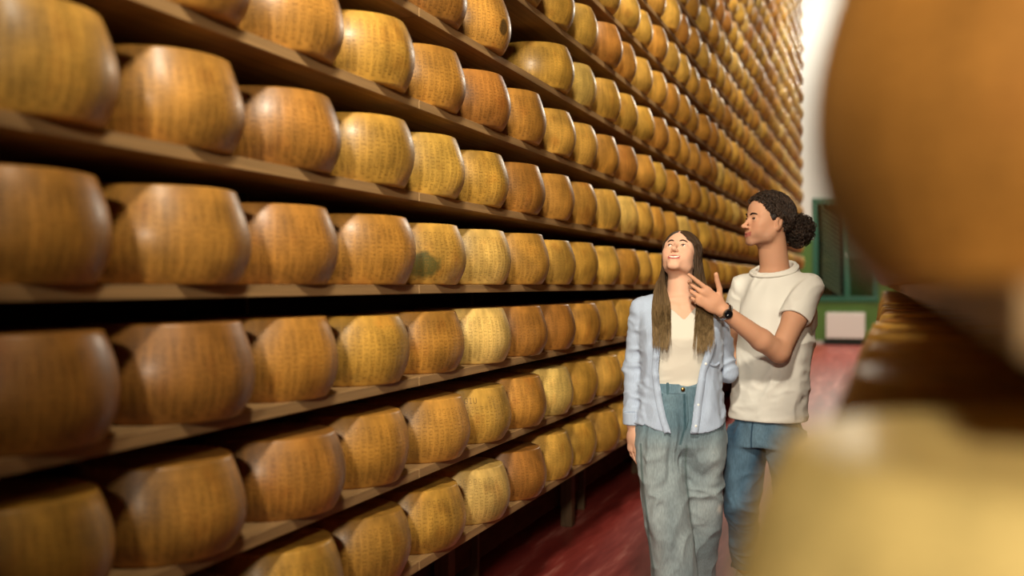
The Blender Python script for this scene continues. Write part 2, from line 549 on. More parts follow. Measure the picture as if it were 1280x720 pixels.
for (c, vis, k, r) in cands:
    if (k, r) in iset:
        continue
    tone, rr = wheel_tone(k, r)
    cc = rr.choice(TONES[tone]); j = rr.uniform(.92, 1.06)
    pl.append((XC + rr.uniform(-.012, .010), col_y(k) + rr.uniform(-.012, .012), EYE + r * PITCH, (cc[0] * j, cc[1] * j, cc[2] * j, 1), rr.uniform(.96, 1.0)))
merged_wheels('far_cheese_wheels', pl, 'mass of small distant cheese wheels filling the far end of the long rack')

# ------------------------------------------------------------------ racks
def rack(name, label, xf, side, y0, y1, rows, xdeep, post_ys, seams):
    """xf: front edge of the shelves; side = -1 when the rack lies on the -x side of its front"""
    root = tag(empty(name, (xf, y0, 0)), label, 'rack')
    ztop = EYE + max(rows) * PITCH + WH + .12
    def part(nm, lo, hi, m, bevel=.003):
        lo, hi = [min(a, b) for a, b in zip(lo, hi)], [max(a, b) for a, b in zip(lo, hi)]
        return box(nm, (lo[0] - xf, lo[1] - y0, lo[2]), (hi[0] - xf, hi[1] - y0, hi[2]), m, root, bevel)
    ys = [y0] + seams + [y1]
    for r in rows:
        z = EYE + r * PITCH
        for i in range(len(ys) - 1):
            part('shelf_board', (xf, ys[i] + .002, z - .030), (xf + side * xdeep, ys[i + 1] - .002, z), M['wood'], .0012)
    part('added_backing', (xf + side * (xdeep + .002), y0, .0), (xf + side * (xdeep + .03), y1, ztop), M['back_wood'], 0)  # added dark backing on an open rack, keeps the gaps between wheels dark
    for y in post_ys:
        # upright set back between two wheels, carrying the boards
        part('upright', (xf + side * .33, y - .013, 0), (xf + side * (xdeep - .002), y + .013, EYE + rows[0] * PITCH - .0305), M['post_wood'])
        for r in rows:
            z = EYE + r * PITCH
            part('divider', (xf + side * .36, y - .012, z + .0005), (xf + side * .44, y + .012, z + PITCH - .0305), M['post_wood'])
    return root
XF = XC + .150
lposts = [col_y(k) + SP / 2 for k in range(-2, NCOL - 1, 4)] + [col_y(NCOL - 1) + SP / 2]
seams = [(col_y(k) + col_y(k + 1)) / 2 for k in (3, 9, 15, 22, 28, 34)]
lr = rack('storage_shelf', 'tall wooden rack of long shelf boards loaded with cheese wheels along the aisle', XF, -1,
          col_y(-3) - SP / 2, col_y(NCOL - 1) + SP / 2 + .02, ROWS, .56, lposts, seams)
# stout legs and toe board under the lowest shelf
zl = EYE - 3 * PITCH - .0305
for k in range(-3, NCOL, 4):
    y = col_y(k) + SP / 2
    box('leg', (-.34, y - .035 - lr.location.y, 0), (-.27, y + .035 - lr.location.y, zl), M['post_wood'], lr, .004)
box('toe_beam', (-.40, 0, .12), (-.36, col_y(NCOL - 1) + .2 - lr.location.y, .30), M['back_wood'], lr, .004)

# rack across the aisle, with the wheels beside the lens
XF2 = .058
XC2 = .174
Y2 = .70
def right_y(k):
    return Y2 + k * SP
RROWS = list(range(-3, 8))
rk2 = rack('storage_shelf', 'wooden rack of cheese wheels across the aisle, right behind the man', XF2, 1,
     Y2 - .20, Y2 + 40 * SP, RROWS, .56, [right_y(k) + SP / 2 for k in range(3, 40, 4)], [right_y(k) + SP / 2 for k in (5, 11, 17, 23, 29, 35)])
ROFF = {(-1, 0): -.043, (0, 0): -.006, (-1, 1): -.024, (-1, 2): -.02, (-1, 3): -.02, (-1, 4): -.015, (0, 1): .012}
for (r, k) in RIGHT:
    rr = random.Random(500 + r * 31 + k)
    o = link('round_cheese', WHEELS[(k * 2 + r) % 5])
    o.location = (XC2 + ROFF.get((r, k), rr.uniform(-.005, .01)), right_y(k) - (.06 if (r, k) == (-1, 0) else 0), EYE + r * PITCH)
    o.rotation_euler = (0, 0, rr.uniform(0, 6.28))
    tone = 'deep amber' if r == 0 else ('pale straw' if k == 0 else 'golden')
    o.color = TONES[tone][k % 2] if (r, k) != (-1, 0) else srgb(238, 206, 128)
    wh = {0: 'at the end of', 1: 'second from the end of', 2: 'third from the end of', 3: 'fourth from the end of', 4: 'fifth from the end of'}[k]
    tag(o, tone + ' cheese wheel ' + wh + (' the eye-level shelf' if r == 0 else ' the shelf below') + ' opposite the long rack', 'cheese wheel', 'cheese wheels of the rack across the aisle')
pl = []
for r in RROWS:
    for k in range(0, 40):
        if (r, k) in RIGHT:
            continue
        rr = random.Random(900 + r * 57 + k)
        cc = TONES[rr.choice(['golden', 'amber', 'golden', 'deep amber'])][0]
        pl.append((XC2 + rr.uniform(-.006, .01), right_y(k), EYE + r * PITCH, cc, rr.uniform(.97, 1.0)))
merged_wheels('far_cheese_wheels', pl, 'receding cheese wheels on the shelves of the rack across the aisle')
# ------------------------------------------------------------------ organic surfaces from distance fields
_lat = np.random.RandomState(5).rand(32, 32, 32).astype(np.float32)
def vnoise(p, seed=0):
    """smooth value noise, p (n,3) -> 0..1"""
    p = p + seed * 7.31
    i = np.floor(p).astype(int); f = (p - i).astype(np.float32)
    f = f * f * (3 - 2 * f)
    i &= 31; j = (i + 1) & 31
    def L(a, b, c): return _lat[a, b, c]
    x0, y0, z0 = i.T; x1, y1, z1 = j.T
    fx, fy, fz = f.T
    a = L(x0, y0, z0) * (1 - fx) + L(x1, y0, z0) * fx
    b = L(x0, y1, z0) * (1 - fx) + L(x1, y1, z0) * fx
    c = L(x0, y0, z1) * (1 - fx) + L(x1, y0, z1) * fx
    d = L(x0, y1, z1) * (1 - fx) + L(x1, y1, z1) * fx
    return (a * (1 - fy) + b * fy) * (1 - fz) + (c * (1 - fy) + d * fy) * fz

def smin(a, b, k):
    if k <= 0:
        return np.minimum(a, b)
    h = np.maximum(k - np.abs(a - b), 0) / k
    return np.minimum(a, b) - h * h * k * .25

class Field:
    def __init__(s, lo, hi, h):
        s.lo = np.array(lo, float); s.h = h
        n = np.ceil((np.array(hi) - s.lo) / h).astype(int) + 1
        s.ax = [(s.lo[i] + h * np.arange(n[i])).astype(np.float32) for i in range(3)]
        s.d = np.full(n, .3, np.float32)
    def sub(s, lo, hi):
        sl = []
        for i in range(3):
            a = int(np.searchsorted(s.ax[i], lo[i])); b = int(np.searchsorted(s.ax[i], hi[i], 'right'))
            sl.append(slice(max(a, 0), max(b, a, 1)))
        return tuple(sl)
    def pts(s, sl):
        return s.ax[0][sl[0]][:, None, None], s.ax[1][sl[1]][None, :, None], s.ax[2][sl[2]][None, None, :]
    def comb(s, sl, v, k, op):
        cur = s.d[sl]
        if cur.size == 0: return
        if op == 'add': s.d[sl] = smin(cur, v, k)
        else: s.d[sl] = -smin(-cur, v, k)
    # -- primitives
    def cone(s, a, b, ra, rb, k=.01, op='add', flat=None, pad=.05):
        """round cone a-b; flat=(axis, factor): squeezed across the given axis"""
        a, b = np.array(a, float), np.array(b, float)
        m = max(ra, rb) * (1.0 if not flat else max(1, 1)) + pad
        sl = s.sub(np.minimum(a, b) - m, np.maximum(a, b) + m)
        x, y, z = s.pts(sl)
        ab = b - a; L2 = float(ab @ ab) + 1e-12
        dx, dy, dz = x - a[0], y - a[1], z - a[2]
        t = np.clip((dx * ab[0] + dy * ab[1] + dz * ab[2]) / L2, 0, 1)
        qx, qy, qz = dx - t * ab[0], dy - t * ab[1], dz - t * ab[2]
        r = ra + (rb - ra) * t
        d2 = qx * qx + qy * qy + qz * qz
        if flat:
            n = np.array(flat[0], float); n /= np.linalg.norm(n)
            dn = qx * n[0] + qy * n[1] + qz * n[2]
            d2 = d2 + dn * dn * (1 / flat[1] ** 2 - 1)
        s.comb(sl, np.sqrt(d2) - r, k, op)
    def chain(s, P, R, k=.01, **kw):
        for i in range(len(P) - 1):
            s.cone(P[i], P[i + 1], R[i], R[i + 1], k, **kw)
    def ell(s, c, r, B=None, k=.01, op='add', pad=.03):
        """ellipsoid, B rows = its axes"""
        c, r = np.array(c, float), np.array(r, float)
        B = np.eye(3) if B is None else np.array(B)
        ext = np.sqrt(((B * r[:, None]) ** 2).sum(0)) + pad
        sl = s.sub(c - ext, c + ext)
        x, y, z = s.pts(sl)
        dx, dy, dz = x - c[0], y - c[1], z - c[2]
        k0 = 0; k1 = 0
        for i in range(3):
            q = dx * B[i, 0] + dy * B[i, 1] + dz * B[i, 2]
            k0 = k0 + (q / r[i]) ** 2; k1 = k1 + (q / r[i] ** 2) ** 2
        k0 = np.sqrt(k0); k1 = np.sqrt(k1) + 1e-9
        s.comb(sl, k0 * (k0 - 1) / k1, k, op)
    def loft(s, rows, k=.02, n=2.3, pad=.06, op='add'):
        """vertical loft. rows: (z, cx, cy, rx, ry, ang)"""
        R = np.array(sorted(rows)); Z = R[:, 0]
        m = R[:, 3:5].max() + pad
        sl = s.sub((R[:, 1].min() - m, R[:, 2].min() - m, Z[0] - pad), (R[:, 1].max() + m, R[:, 2].max() + m, Z[-1] + pad))
        x, y, z = s.pts(sl)
        zz = np.clip(z, Z[0], Z[-1])
        # smooth interpolation (Catmull-Rom through the rows)
        fine = np.linspace(Z[0], Z[-1], 200)
        def ip(c):
            v = np.interp(fine, Z, R[:, c])
            kern = np.hanning(15); kern /= kern.sum()
            v = np.convolve(np.pad(v, 7, mode='edge'), kern, 'valid')
            return np.interp(zz, fine, v)
        cx, cy, rx, ry, an = (ip(c) for c in range(1, 6))
        ca, sa = np.cos(an), np.sin(an)
        dx, dy = x - cx, y - cy
        u, v = dx * ca + dy * sa, -dx * sa + dy * ca
        q = (np.abs(u / rx) ** n + np.abs(v / ry) ** n) ** (1 / n)
        d = (q - 1) * np.minimum(rx, ry)
        dz = np.abs(z - zz)
        d = np.where(dz > 0, np.sqrt(np.maximum(d, 0) ** 2 + dz ** 2), d)
        s.comb(sl, d.astype(np.float32), k, op)
    # -- whole-field edits
    def near(s, w=.05):
        return np.where(np.abs(s.d) < w)
    def where_pts(s, idx):
        return np.stack([s.ax[i][idx[i]] for i in range(3)], 1)
    def displace(s, fn, w=.045):
        idx = s.near(w)
        s.d[idx] += fn(s.where_pts(idx)).astype(np.float32)
    def shell(s, t):
        s.d = np.maximum(s.d, -(s.d + t))
    def cut(s, fn, w=.06):
        """keep where fn(p) < 0"""
        idx = s.near(w)
        s.d[idx] = np.maximum(s.d[idx], fn(s.where_pts(idx)).astype(np.float32))
    def mesh(s, name, smooth=1):
        d = s.d; ins = d < 0
        nx, ny, nz = d.shape
        c = np.zeros((nx - 1, ny - 1, nz - 1), np.uint8)
        offs = [(i, j, k) for i in (0, 1) for j in (0, 1) for k in (0, 1)]
        for (i, j, k) in offs:
            c += ins[i:nx - 1 + i, j:ny - 1 + j, k:nz - 1 + k]
        cells = np.argwhere((c > 0) & (c < 8))
        idm = np.full(c.shape, -1, np.int32)
        idm[tuple(cells.T)] = np.arange(len(cells))
        acc = np.zeros((len(cells), 3)); cnt = np.zeros(len(cells))
        for a in range(len(offs)):
            for b in range(a + 1, len(offs)):
                o1, o2 = np.array(offs[a]), np.array(offs[b])
                if np.abs(o1 - o2).sum() != 1: continue
                v1 = d[tuple((cells + o1).T)]; v2 = d[tuple((cells + o2).T)]
                m = (v1 < 0) != (v2 < 0)
                t = np.where(m, v1 / np.where(m, v1 - v2, 1), 0)
                p = o1 + t[:, None] * (o2 - o1)
                acc[m] += p[m]; cnt[m] += 1
        V = (cells + acc / cnt[:, None]) * s.h + s.lo
        F = []
        for ax in range(3):
            o = [0, 0, 0]; o[ax] = 1
            A = ins[tuple(slice(0, n - q) for n, q in zip(d.shape, o))]
            Bn = ins[tuple(slice(q, n) for n, q in zip(d.shape, o))]
            e = np.argwhere(A != Bn)
            u, v = (ax + 1) % 3, (ax + 2) % 3
            e = e[(e[:, u] > 0) & (e[:, v] > 0) & (e[:, u] < d.shape[u] - 1) & (e[:, v] < d.shape[v] - 1)]
            flip = A[tuple(e.T)]
            def at(du, dv):
                q = e.copy(); q[:, u] -= du; q[:, v] -= dv
                return idm[tuple(q.T)]
            quad = np.stack([at(1, 1), at(0, 1), at(0, 0), at(1, 0)], 1)
            quad[~flip] = quad[~flip][:, ::-1]
            F.append(quad)
        F = np.concatenate(F)
        F = F[(F >= 0).all(1)]
        for _ in range(smooth):
            acc = np.zeros_like(V); cnt = np.zeros(len(V))
            for q in range(4):
                a, b = F[:, q], F[:, (q + 1) % 4]
                for dim in range(3):
                    acc[:, dim] += np.bincount(a, V[b, dim], len(V)) + np.bincount(b, V[a, dim], len(V))
                cnt += np.bincount(a, minlength=len(V)) + np.bincount(b, minlength=len(V))
            V = V * .5 + .5 * acc / np.maximum(cnt, 1)[:, None]
        return fast_mesh(name, V, F), V

def fast_mesh(name, V, F):
    me = bpy.data.meshes.new(name)
    n, q = len(F), F.shape[1]
    me.vertices.add(len(V)); me.vertices.foreach_set('co', np.asarray(V, np.float32).ravel())
    me.loops.add(n * q); me.loops.foreach_set('vertex_index', np.asarray(F, np.int32).ravel())
    me.polygons.add(n); me.polygons.foreach_set('loop_start', np.arange(0, n * q, q, dtype=np.int32))
    me.update(calc_edges=True); me.validate()
    me.shade_smooth()
    return me

def colors(me, C, name='tint'):
    at = me.color_attributes.new(name, 'FLOAT_COLOR', 'POINT')
    c = np.ones((len(C), 4), np.float32); c[:, :3] = C
    at.data.foreach_set('color', c.ravel())

def tint_mat(name, rough, spec, sss=0, bump=None, sheen=0, fine=None):
    m = mat(name, (1, 1, 1, 1), rough, spec, bump=bump, sss=sss, sheen=sheen)
    n, l = m.node_tree.nodes, m.node_tree.links
    at = n.new('ShaderNodeAttribute'); at.attribute_name = 'tint'
    b = n['Principled BSDF']
    if fine:
        tc = n.new('ShaderNodeTexCoord')
        mp = n.new('ShaderNodeMapping'); mp.inputs['Scale'].default_value = fine[0]
        nz = n.new('ShaderNodeTexNoise'); nz.inputs['Scale'].default_value = 1; nz.inputs['Detail'].default_value = 3
        mr = n.new('ShaderNodeMapRange'); mr.inputs[1].default_value = .3; mr.inputs[2].default_value = .7
        mr.inputs[3].default_value = fine[1]; mr.inputs[4].default_value = fine[2]
        sc = n.new('ShaderNodeVectorMath'); sc.operation = 'SCALE'
        l.new(tc.outputs['Object'], mp.inputs[0]); l.new(mp.outputs[0], nz.inputs['Vector']); l.new(nz.outputs['Fac'], mr.inputs[0])
        l.new(at.outputs['Color'], sc.inputs[0]); l.new(mr.outputs[0], sc.inputs['Scale'])
        l.new(sc.outputs[0], b.inputs['Base Color'])
    else:
        l.new(at.outputs['Color'], b.inputs['Base Color'])
    return m

def tubes(name, strands, radii, sides=3):
    """strands: list of (n,3) arrays, radii: list of (n,) -> one mesh"""
    VV, FF, off = [], [], 0
    for P, R in zip(strands, radii):
        n = len(P)
        T = np.gradient(P, axis=0); T /= np.linalg.norm(T, axis=1)[:, None] + 1e-9
        ref = np.array([.31, .87, .38])
        U = np.cross(T, ref); U /= np.linalg.norm(U, axis=1)[:, None] + 1e-9
        W = np.cross(T, U)
        a = 2 * np.pi * np.arange(sides) / sides
        ring = P[:, None, :] + R[:, None, None] * (np.cos(a)[None, :, None] * U[:, None, :] + np.sin(a)[None, :, None] * W[:, None, :])
        VV.append(ring.reshape(-1, 3))
        i = np.arange(n - 1)[:, None] * sides; j = np.arange(sides)[None, :]; j2 = (j + 1) % sides
        q = np.stack([i + j, i + j2, i + sides + j2, i + sides + j], -1).reshape(-1, 4) + off
        FF.append(q); off += n * sides
    return fast_mesh(name, np.concatenate(VV), np.concatenate(FF)), np.concatenate(VV)

def spline(P, n):
    """Catmull-Rom through control points"""
    P = np.array(P, float)
    Q = np.vstack([2 * P[0] - P[1], P, 2 * P[-1] - P[-2]])
    t = np.linspace(0, len(P) - 1 - 1e-6, n); i = t.astype(int); f = (t - i)[:, None]
    a, b, c, d = Q[i], Q[i + 1], Q[i + 2], Q[i + 3]
    return .5 * (2 * b + (c - a) * f + (2 * a - 5 * b + 4 * c - d) * f ** 2 + (3 * b - a - 3 * c + d) * f ** 3)

def uv_ball(name, c, r, B, material, parent, seg=20):
    bm = bmesh.new()
    bmesh.ops.create_uvsphere(bm, u_segments=seg, v_segments=seg // 2 + 2, radius=1)
    M3 = Matrix((B[0], B[1], B[2])).transposed()
    for v in bm.verts:
        v.co = Vector(c) + M3 @ Vector((v.co.x * r[0], v.co.y * r[1], v.co.z * r[2]))
    for f in bm.faces: f.smooth = True
    me = bpy.data.meshes.new(name); bm.to_mesh(me); bm.free()
    return link(name, me, material, parent)

def norm(v):
    v = np.array(v, float)
    return v / np.linalg.norm(v)

class Head:
    """frame: x = towards the viewer's right when the face looks at the viewer, u = up, f = forward"""
    def __init__(s, C, f, roll=0.0, sc=1.0):
        s.C = np.array(C, float); s.f = norm(f); s.sc = sc
        x = norm(np.cross([0, 0, 1], s.f)) ; u = np.cross(s.f, x)
        cr, sr = math.cos(roll), math.sin(roll)
        s.x, s.u = x * cr + u * sr, u * cr - x * sr
        s.B = np.array([s.x, s.u, s.f])
    def p(s, x, u, f):
        return s.C + s.sc * (x * s.x + u * s.u + f * s.f)

def build_head(F, H, neck, male=False, smile=1.0, mouth_open=.0):
    q = H.sc
    E = lambda c, r, k=.015, op='add', B=None: F.ell(H.p(*c), np.array(r) * q, H.B if B is None else B, k * q, op)
    K = lambda a, b, ra, rb, k=.012, op='add': F.cone(H.p(*a), H.p(*b), ra * q, rb * q, k * q, op)
    E((0, .030, -.012), (.073, .079, .096), 0)
    E((0, .046, .038), (.060, .050, .048), .02)                  # forehead
    E((0, -.030, .032), (.057, .072, .055), .025)                # face
    jw = .006 if male else -.005
    for s in (-1, 1):
        K((s * (.052 + jw), -.045, .0), (s * (.046 + jw), -.074, .018), .017, .016, .025)
        K((s * (.046 + jw), -.074, .018), (s * .014, -.099, .070), .016, .013, .022)
        E((s * .052, -.004, .030), (.017, .040, .036), .02)      # temple
        E((s * .041, -.026, .060), (.021, .018, .020), .02)      # cheekbone
        E((s * .032, -.052, .062), (.020, .022, .018), .02)      # cheek
        E((s * .040, -.050, .038), (.019, .030, .026), .02)
    E((0, -.099, .072), (.021, .015, .016), .016)                # chin
    E((0, -.068, .074), (.032, .024, .018), .018)                # muzzle
    for s in (-1, 1):                                            # brow
        K((s * .048, .020, .062), (s * .012, .016, .080), .011, .010, .012)
    for s in (-1, 1):
        E((s * .031, .001, .097), (.019, .0115, .016), .010, 'sub')
        E((s * .0315, -.001, .0715), (.0165, .0135, .0150), .006)
    K((0, .014, .078), (0, -.030, .106), .0078, .0085, .010)     # nose
    E((0, -.036, .108 + (.004 if male else 0)), (.0105, .0100, .0115), .007)
    for s in (-1, 1):
        E((s * .0110, -.039, .098), (.0068, .0072, .010), .005)
        E((s * .0058, -.0475, .102), (.0035, .004, .005), .003, 'sub')
    # lips
    cy = .009 * smile; cw = .024 + .005 * smile
    top = [(-cw, -.066 + cy, .081), (-.010, -.0645, .0935), (0, -.066, .0945), (.010, -.0645, .0935), (cw, -.066 + cy, .081)]
    bot = [(-cw, -.068 + cy, .081), (-.010, -.0785 - mouth_open, .0905), (.010, -.0785 - mouth_open, .0905), (cw, -.068 + cy, .081)]
    for a, b in zip(top, top[1:]): K(a, b, .0045, .0045, .004)
    for a, b in zip(bot, bot[1:]): K(a, b, .0052, .0052, .004)
    mid = [(-cw + .002, -.067 + cy, .087), (0, -.0715 - mouth_open * .5, .100), (cw - .002, -.067 + cy, .087)]
    for a, b in zip(mid, mid[1:]): K(a, b, .0016 + mouth_open * .5, .0022 + mouth_open * .5, .002, 'sub')
    # ears
    for s in (-1, 1):
        ax = norm(H.x * s * .35 - H.f * .25 + H.u * 0); n_ = norm(H.x * s - H.f * .45)
        up = norm(H.u - H.f * .18); b3 = norm(np.cross(up, n_))
        E((s * .075, -.006, -.018), (.0085, .032, .019), .006, 'add', np.array([n_, up, b3]))
        E((s * .083, -.004, -.015), (.006, .019, .010), .004, 'sub', np.array([n_, up, b3]))
        E((s * .078, -.034, -.008), (.006, .010, .009), .006)
    # neck
    F.cone(H.p(0, -.035, -.022), neck[0], (.052 if not male else .060) * q, neck[1], .03)
    # eye openings
    for s in (-1, 1):
        E((s * .0315, -.0015, .0885), (.0135, .0052, .0085), .002, 'sub')

def eyes(H, parent, mats, gaze=None, bs=(-1, 1)):
    q = H.sc
    g = norm(H.f if gaze is None else gaze)
    for s in bs:
        c = H.p(s * .0315, -.001, .0705)
        e = uv_ball('eye', c, [.0133 * q] * 3, np.eye(3), mats['eye'], parent)
        ir = c + g * .0100 * q
        gx = norm(np.cross([0, 0, 1], g)); gu = np.cross(g, gx)
        uv_ball('iris', ir, [.0062 * q, .0062 * q, .0046 * q], np.array([gx, gu, g]), mats['iris'], e, 14)

def brows_lashes(H, parent, m, thick=1.0):
    for s in (-1, 1):
        st, rd = [], []
        P = spline([H.p(s * .012, .0165, .0915), H.p(s * .026, .0225, .0900), H.p(s * .040, .0215, .0815), H.p(s * .050, .0150, .0710)], 14)
        st.append(P); rd.append(np.interp(np.linspace(0, 1, 14), [0, .15, .6, 1], [.0016, .0031, .0027, .0007]) * thick * H.sc)
        me, _ = tubes('eyebrow', st, rd, 6)
        link('eyebrow', me, m, parent)
        st, rd = [], []
        P = spline([H.p(s * .0180, -.002, .0835), H.p(s * .025, .0032, .0860), H.p(s * .035, .0037, .0845), H.p(s * .0455, -.001, .0765)], 12)
        st.append(P); rd.append(np.full(12, .00125 * H.sc))
        me, _ = tubes('eyelashes', st, rd, 5)
        link('eyelashes', me, m, parent)

def rot_about(v, ax, a):
    ax = norm(ax); v = np.array(v, float)
    return v * math.cos(a) + np.cross(ax, v) * math.sin(a) + ax * (ax @ v) * (1 - math.cos(a))

def build_hand(F, wrist, d, n, side, curls, thumb, sc=1.0, spread=(.09, .03, -.04, -.12)):
    """d fingers' direction, n back of the hand, side = +1/-1: the thumb lies along side*(d x n)"""
    d = norm(d); n = norm(np.array(n) - d * (np.array(n) @ d)); s = norm(np.cross(d, n)) * side
    w = np.array(wrist, float)
    P = lambda a, b, c: w + sc * (a * d + b * s + c * n)
    flat = (n, .52)
    F.cone(P(-.01, 0, 0), P(.030, .001, 0), .026 * sc, .036 * sc, .012, flat=flat)
    F.cone(P(.025, .012, 0), P(.083, .022, 0), .024 * sc, .0205 * sc, .012, flat=(n, .58))
    F.cone(P(.025, -.008, 0), P(.080, -.019, -.001), .026 * sc, .0195 * sc, .012, flat=(n, .58))
    F.ell(P(.028, .022, -.012), np.array([.028, .016, .014]) * sc, np.array([d, s, n]), .012)
    bases = [(.088, .031), (.093, .0105), (.089, -.0095), (.080, -.0280)]
    lens = [(.042, .024, .020), (.046, .028, .021), (.042, .026, .020), (.033, .020, .018)]
    rad = [.0092, .0094, .0089, .0078]
    tips = []
    for i in range(4):
        p = P(bases[i][0] - .012, bases[i][1], 0)
        dirv = rot_about(d, n, spread[i] * -side)
        r = rad[i] * sc
        ang = 0
        q = P(bases[i][0], bases[i][1], 0)
        F.cone(p, q, r * 1.05, r * 1.05, .006)
        ax = np.cross(dirv, n)                 # bending axis, dirv -> -n
        for j in range(3):
            ang += curls[i][j]
            dd = rot_about(dirv, -ax if np.dot(rot_about(dirv, ax, .5), n) > 0 else ax, ang)
            q2 = q + dd * lens[i][j] * sc
            F.cone(q, q2, r, r * .90, .0015)
            q = q2; r *= .90
        tips.append((q, dd, r))
    # thumb
    t0 = P(.020, .026, -.006)
    dirs = [norm(v[0] * d + v[1] * s + v[2] * n) for v in thumb]
    ln = (.040, .033, .026); r = .0115 * sc
    q = t0
    for j in range(3):
        q2 = q + dirs[j] * ln[j] * sc
        F.cone(q, q2, r, r * .9, .007 if j == 0 else .003)
        q = q2; r *= .92
    tips.append((q, dirs[2], r))
    return tips
# ------------------------------------------------------------------ people
def person_root(name, px, depth, label):
    xc = (px - 640) / 1303 * depth
    o = empty(name, (xc * CT - depth * ST, xc * ST + depth * CT, 0), THETA)
    return tag(o, label, 'person')

SKIN = tint_mat('skin', .6, .25, sss=.12)
PM = {
 'eye': mat('eye_white', srgb(222, 214, 206), .25, .5),
 'iris': mat('iris_brown', srgb(44, 28, 20), .15, .5),
 'brow_w': mat('brow_brown', srgb(52, 34, 24), .7, .2),
 'brow_m': mat('brow_dark', srgb(34, 24, 20), .7, .2),
 'teeth': mat('teeth', srgb(238, 230, 216), .25, .5),
 'steel': mat('brushed_steel', srgb(190, 190, 190), .25, .5, 1.0),
 'watch_face': mat('watch_face', srgb(14, 16, 20), .12, .5),
 'brass': mat('brass_button', srgb(150, 120, 70), .3, .5, 1.0),
 'white_top': mat('cream_jersey', srgb(212, 204, 190), .85, .2, bump=((260, 260, 260), .15, .001), sheen=.1),
 'tee': mat('white_cotton_jersey', srgb(230, 226, 216), .85, .2, bump=((260, 260, 260), .15, .001), sheen=.1),
 'shirt': mat('pale_blue_cotton', srgb(178, 192, 214), .8, .25, noise=((420, 420, 6), .84, 2), sheen=.1),
 'button': mat('pearl_button', srgb(226, 226, 222), .3, .5),
 'shoe': mat('white_sneaker', srgb(222, 218, 210), .6, .4),
 'sole': mat('rubber_sole', srgb(200, 194, 182), .7, .3),
 'thread': mat('tan_thread', srgb(150, 128, 92), .8, .2),
}
DENIM = tint_mat('denim', .85, .2, sheen=.1, bump=((300, 300, 300), .3, .0015), fine=((220, 220, 40), .80, 1.12))
HAIR = tint_mat('hair', .5, .35)

def skin_tint(V, H, base, lip, stubble=None, blush=.25):
    n = len(V)
    C = np.tile(np.array(base[:3]), (n, 1))
    L = (V - H.C) @ H.B.T / H.sc
    x, u, f = L.T
    wgt = lambda d2: np.exp(-d2)
    ck = wgt(((np.abs(x) - .040) / .022) ** 2 + ((u + .035) / .022) ** 2) * (f > .02)
    C += ck[:, None] * blush * (np.array([base[0] * 1.0, base[1] * .66, base[2] * .62]) - C)
    if stubble is not None:
        sb = np.clip((-.045 - u) / .03, 0, 1) * (u > -.125) * (f > -.01) * np.clip((f + .01) / .03, 0, 1) * .35
        C += sb[:, None] * (np.array(stubble[:3]) - C)
    lu = -.066 + .006 * (np.abs(x) / .028) ** 2
    lp_ = np.clip(1.25 - np.abs(u + .0715 - .006 * (np.abs(x) / .028) ** 2) / .0105, 0, 1) * np.clip((.0285 - np.abs(x)) / .004, 0, 1) * (f > .077)
    lp_ = np.clip(lp_ * 1.5, 0, 1)
    C += lp_[:, None] * (np.array(lip[:3]) - C)
    return C

def folds(freq, amp, seed, warp=.5):
    freq = np.array(freq, float)
    def fn(p):
        q = p * freq
        w = vnoise(p * 6, seed + 9)[:, None] * warp * 3
        n1 = 1 - np.abs(2 * vnoise(q + w, seed) - 1)
        n2 = vnoise(q * 2.3 + w, seed + 3)
        return -(amp * (n1 - .5) + amp * .4 * (n2 - .5))
    return fn

def shoe(parent, toe, heel, z, name='shoe'):
    """toe, heel: xy points on the ground of the sole"""
    toe, heel = np.array(toe), np.array(heel)
    lo = np.minimum(toe, heel) - .07; hi = np.maximum(toe, heel) + .07
    F = Field((lo[0], lo[1], z - .01), (hi[0], hi[1], z + .14), .005)
    d = norm(toe - heel)
    t3 = lambda t, h: np.array([*(heel + (toe - heel) * t), z + h])
    F.cone(t3(.12, .045), t3(.10, .085), .037, .036, .02)
    F.cone(t3(.15, .042), t3(.55, .045), .036, .040, .02)
    F.cone(t3(.55, .042), t3(.85, .030), .040, .030, .02)
    F.cut(lambda p: z + .012 - p[:, 2])
    me, _ = F.mesh(name, 1)
    o = link(name, me, PM['shoe'], parent)
    F = Field((lo[0], lo[1], z - .01), (hi[0], hi[1], z + .05), .005)
    F.cone(t3(.15, .015), t3(.55, .015), .040, .044, .01); F.cone(t3(.55, .015), t3(.85, .015), .044, .034, .01)
    F.cut(lambda p: np.maximum(z + .001 - p[:, 2], p[:, 2] - z - .028))
    me, _ = F.mesh('sole', 0)
    link('sole', me, PM['sole'], o)

def denim_tint(V, base, fade, seams, seed):
    n1 = vnoise(V * np.array([22, 22, 7]), seed); n2 = vnoise(V * np.array([9, 9, 4]), seed + 2)
    t = np.clip((n1 * .5 + n2 * .8 - .35), 0, 1)
    C = np.array(base[:3])[None] * (1 - t[:, None]) + np.array(fade[:3])[None] * t[:, None]
    for (fn, col, w) in seams:
        k = np.clip(1.4 - np.abs(fn(V)) / w, 0, 1)
        C += k[:, None] * (np.array(col[:3]) - C)
    return C

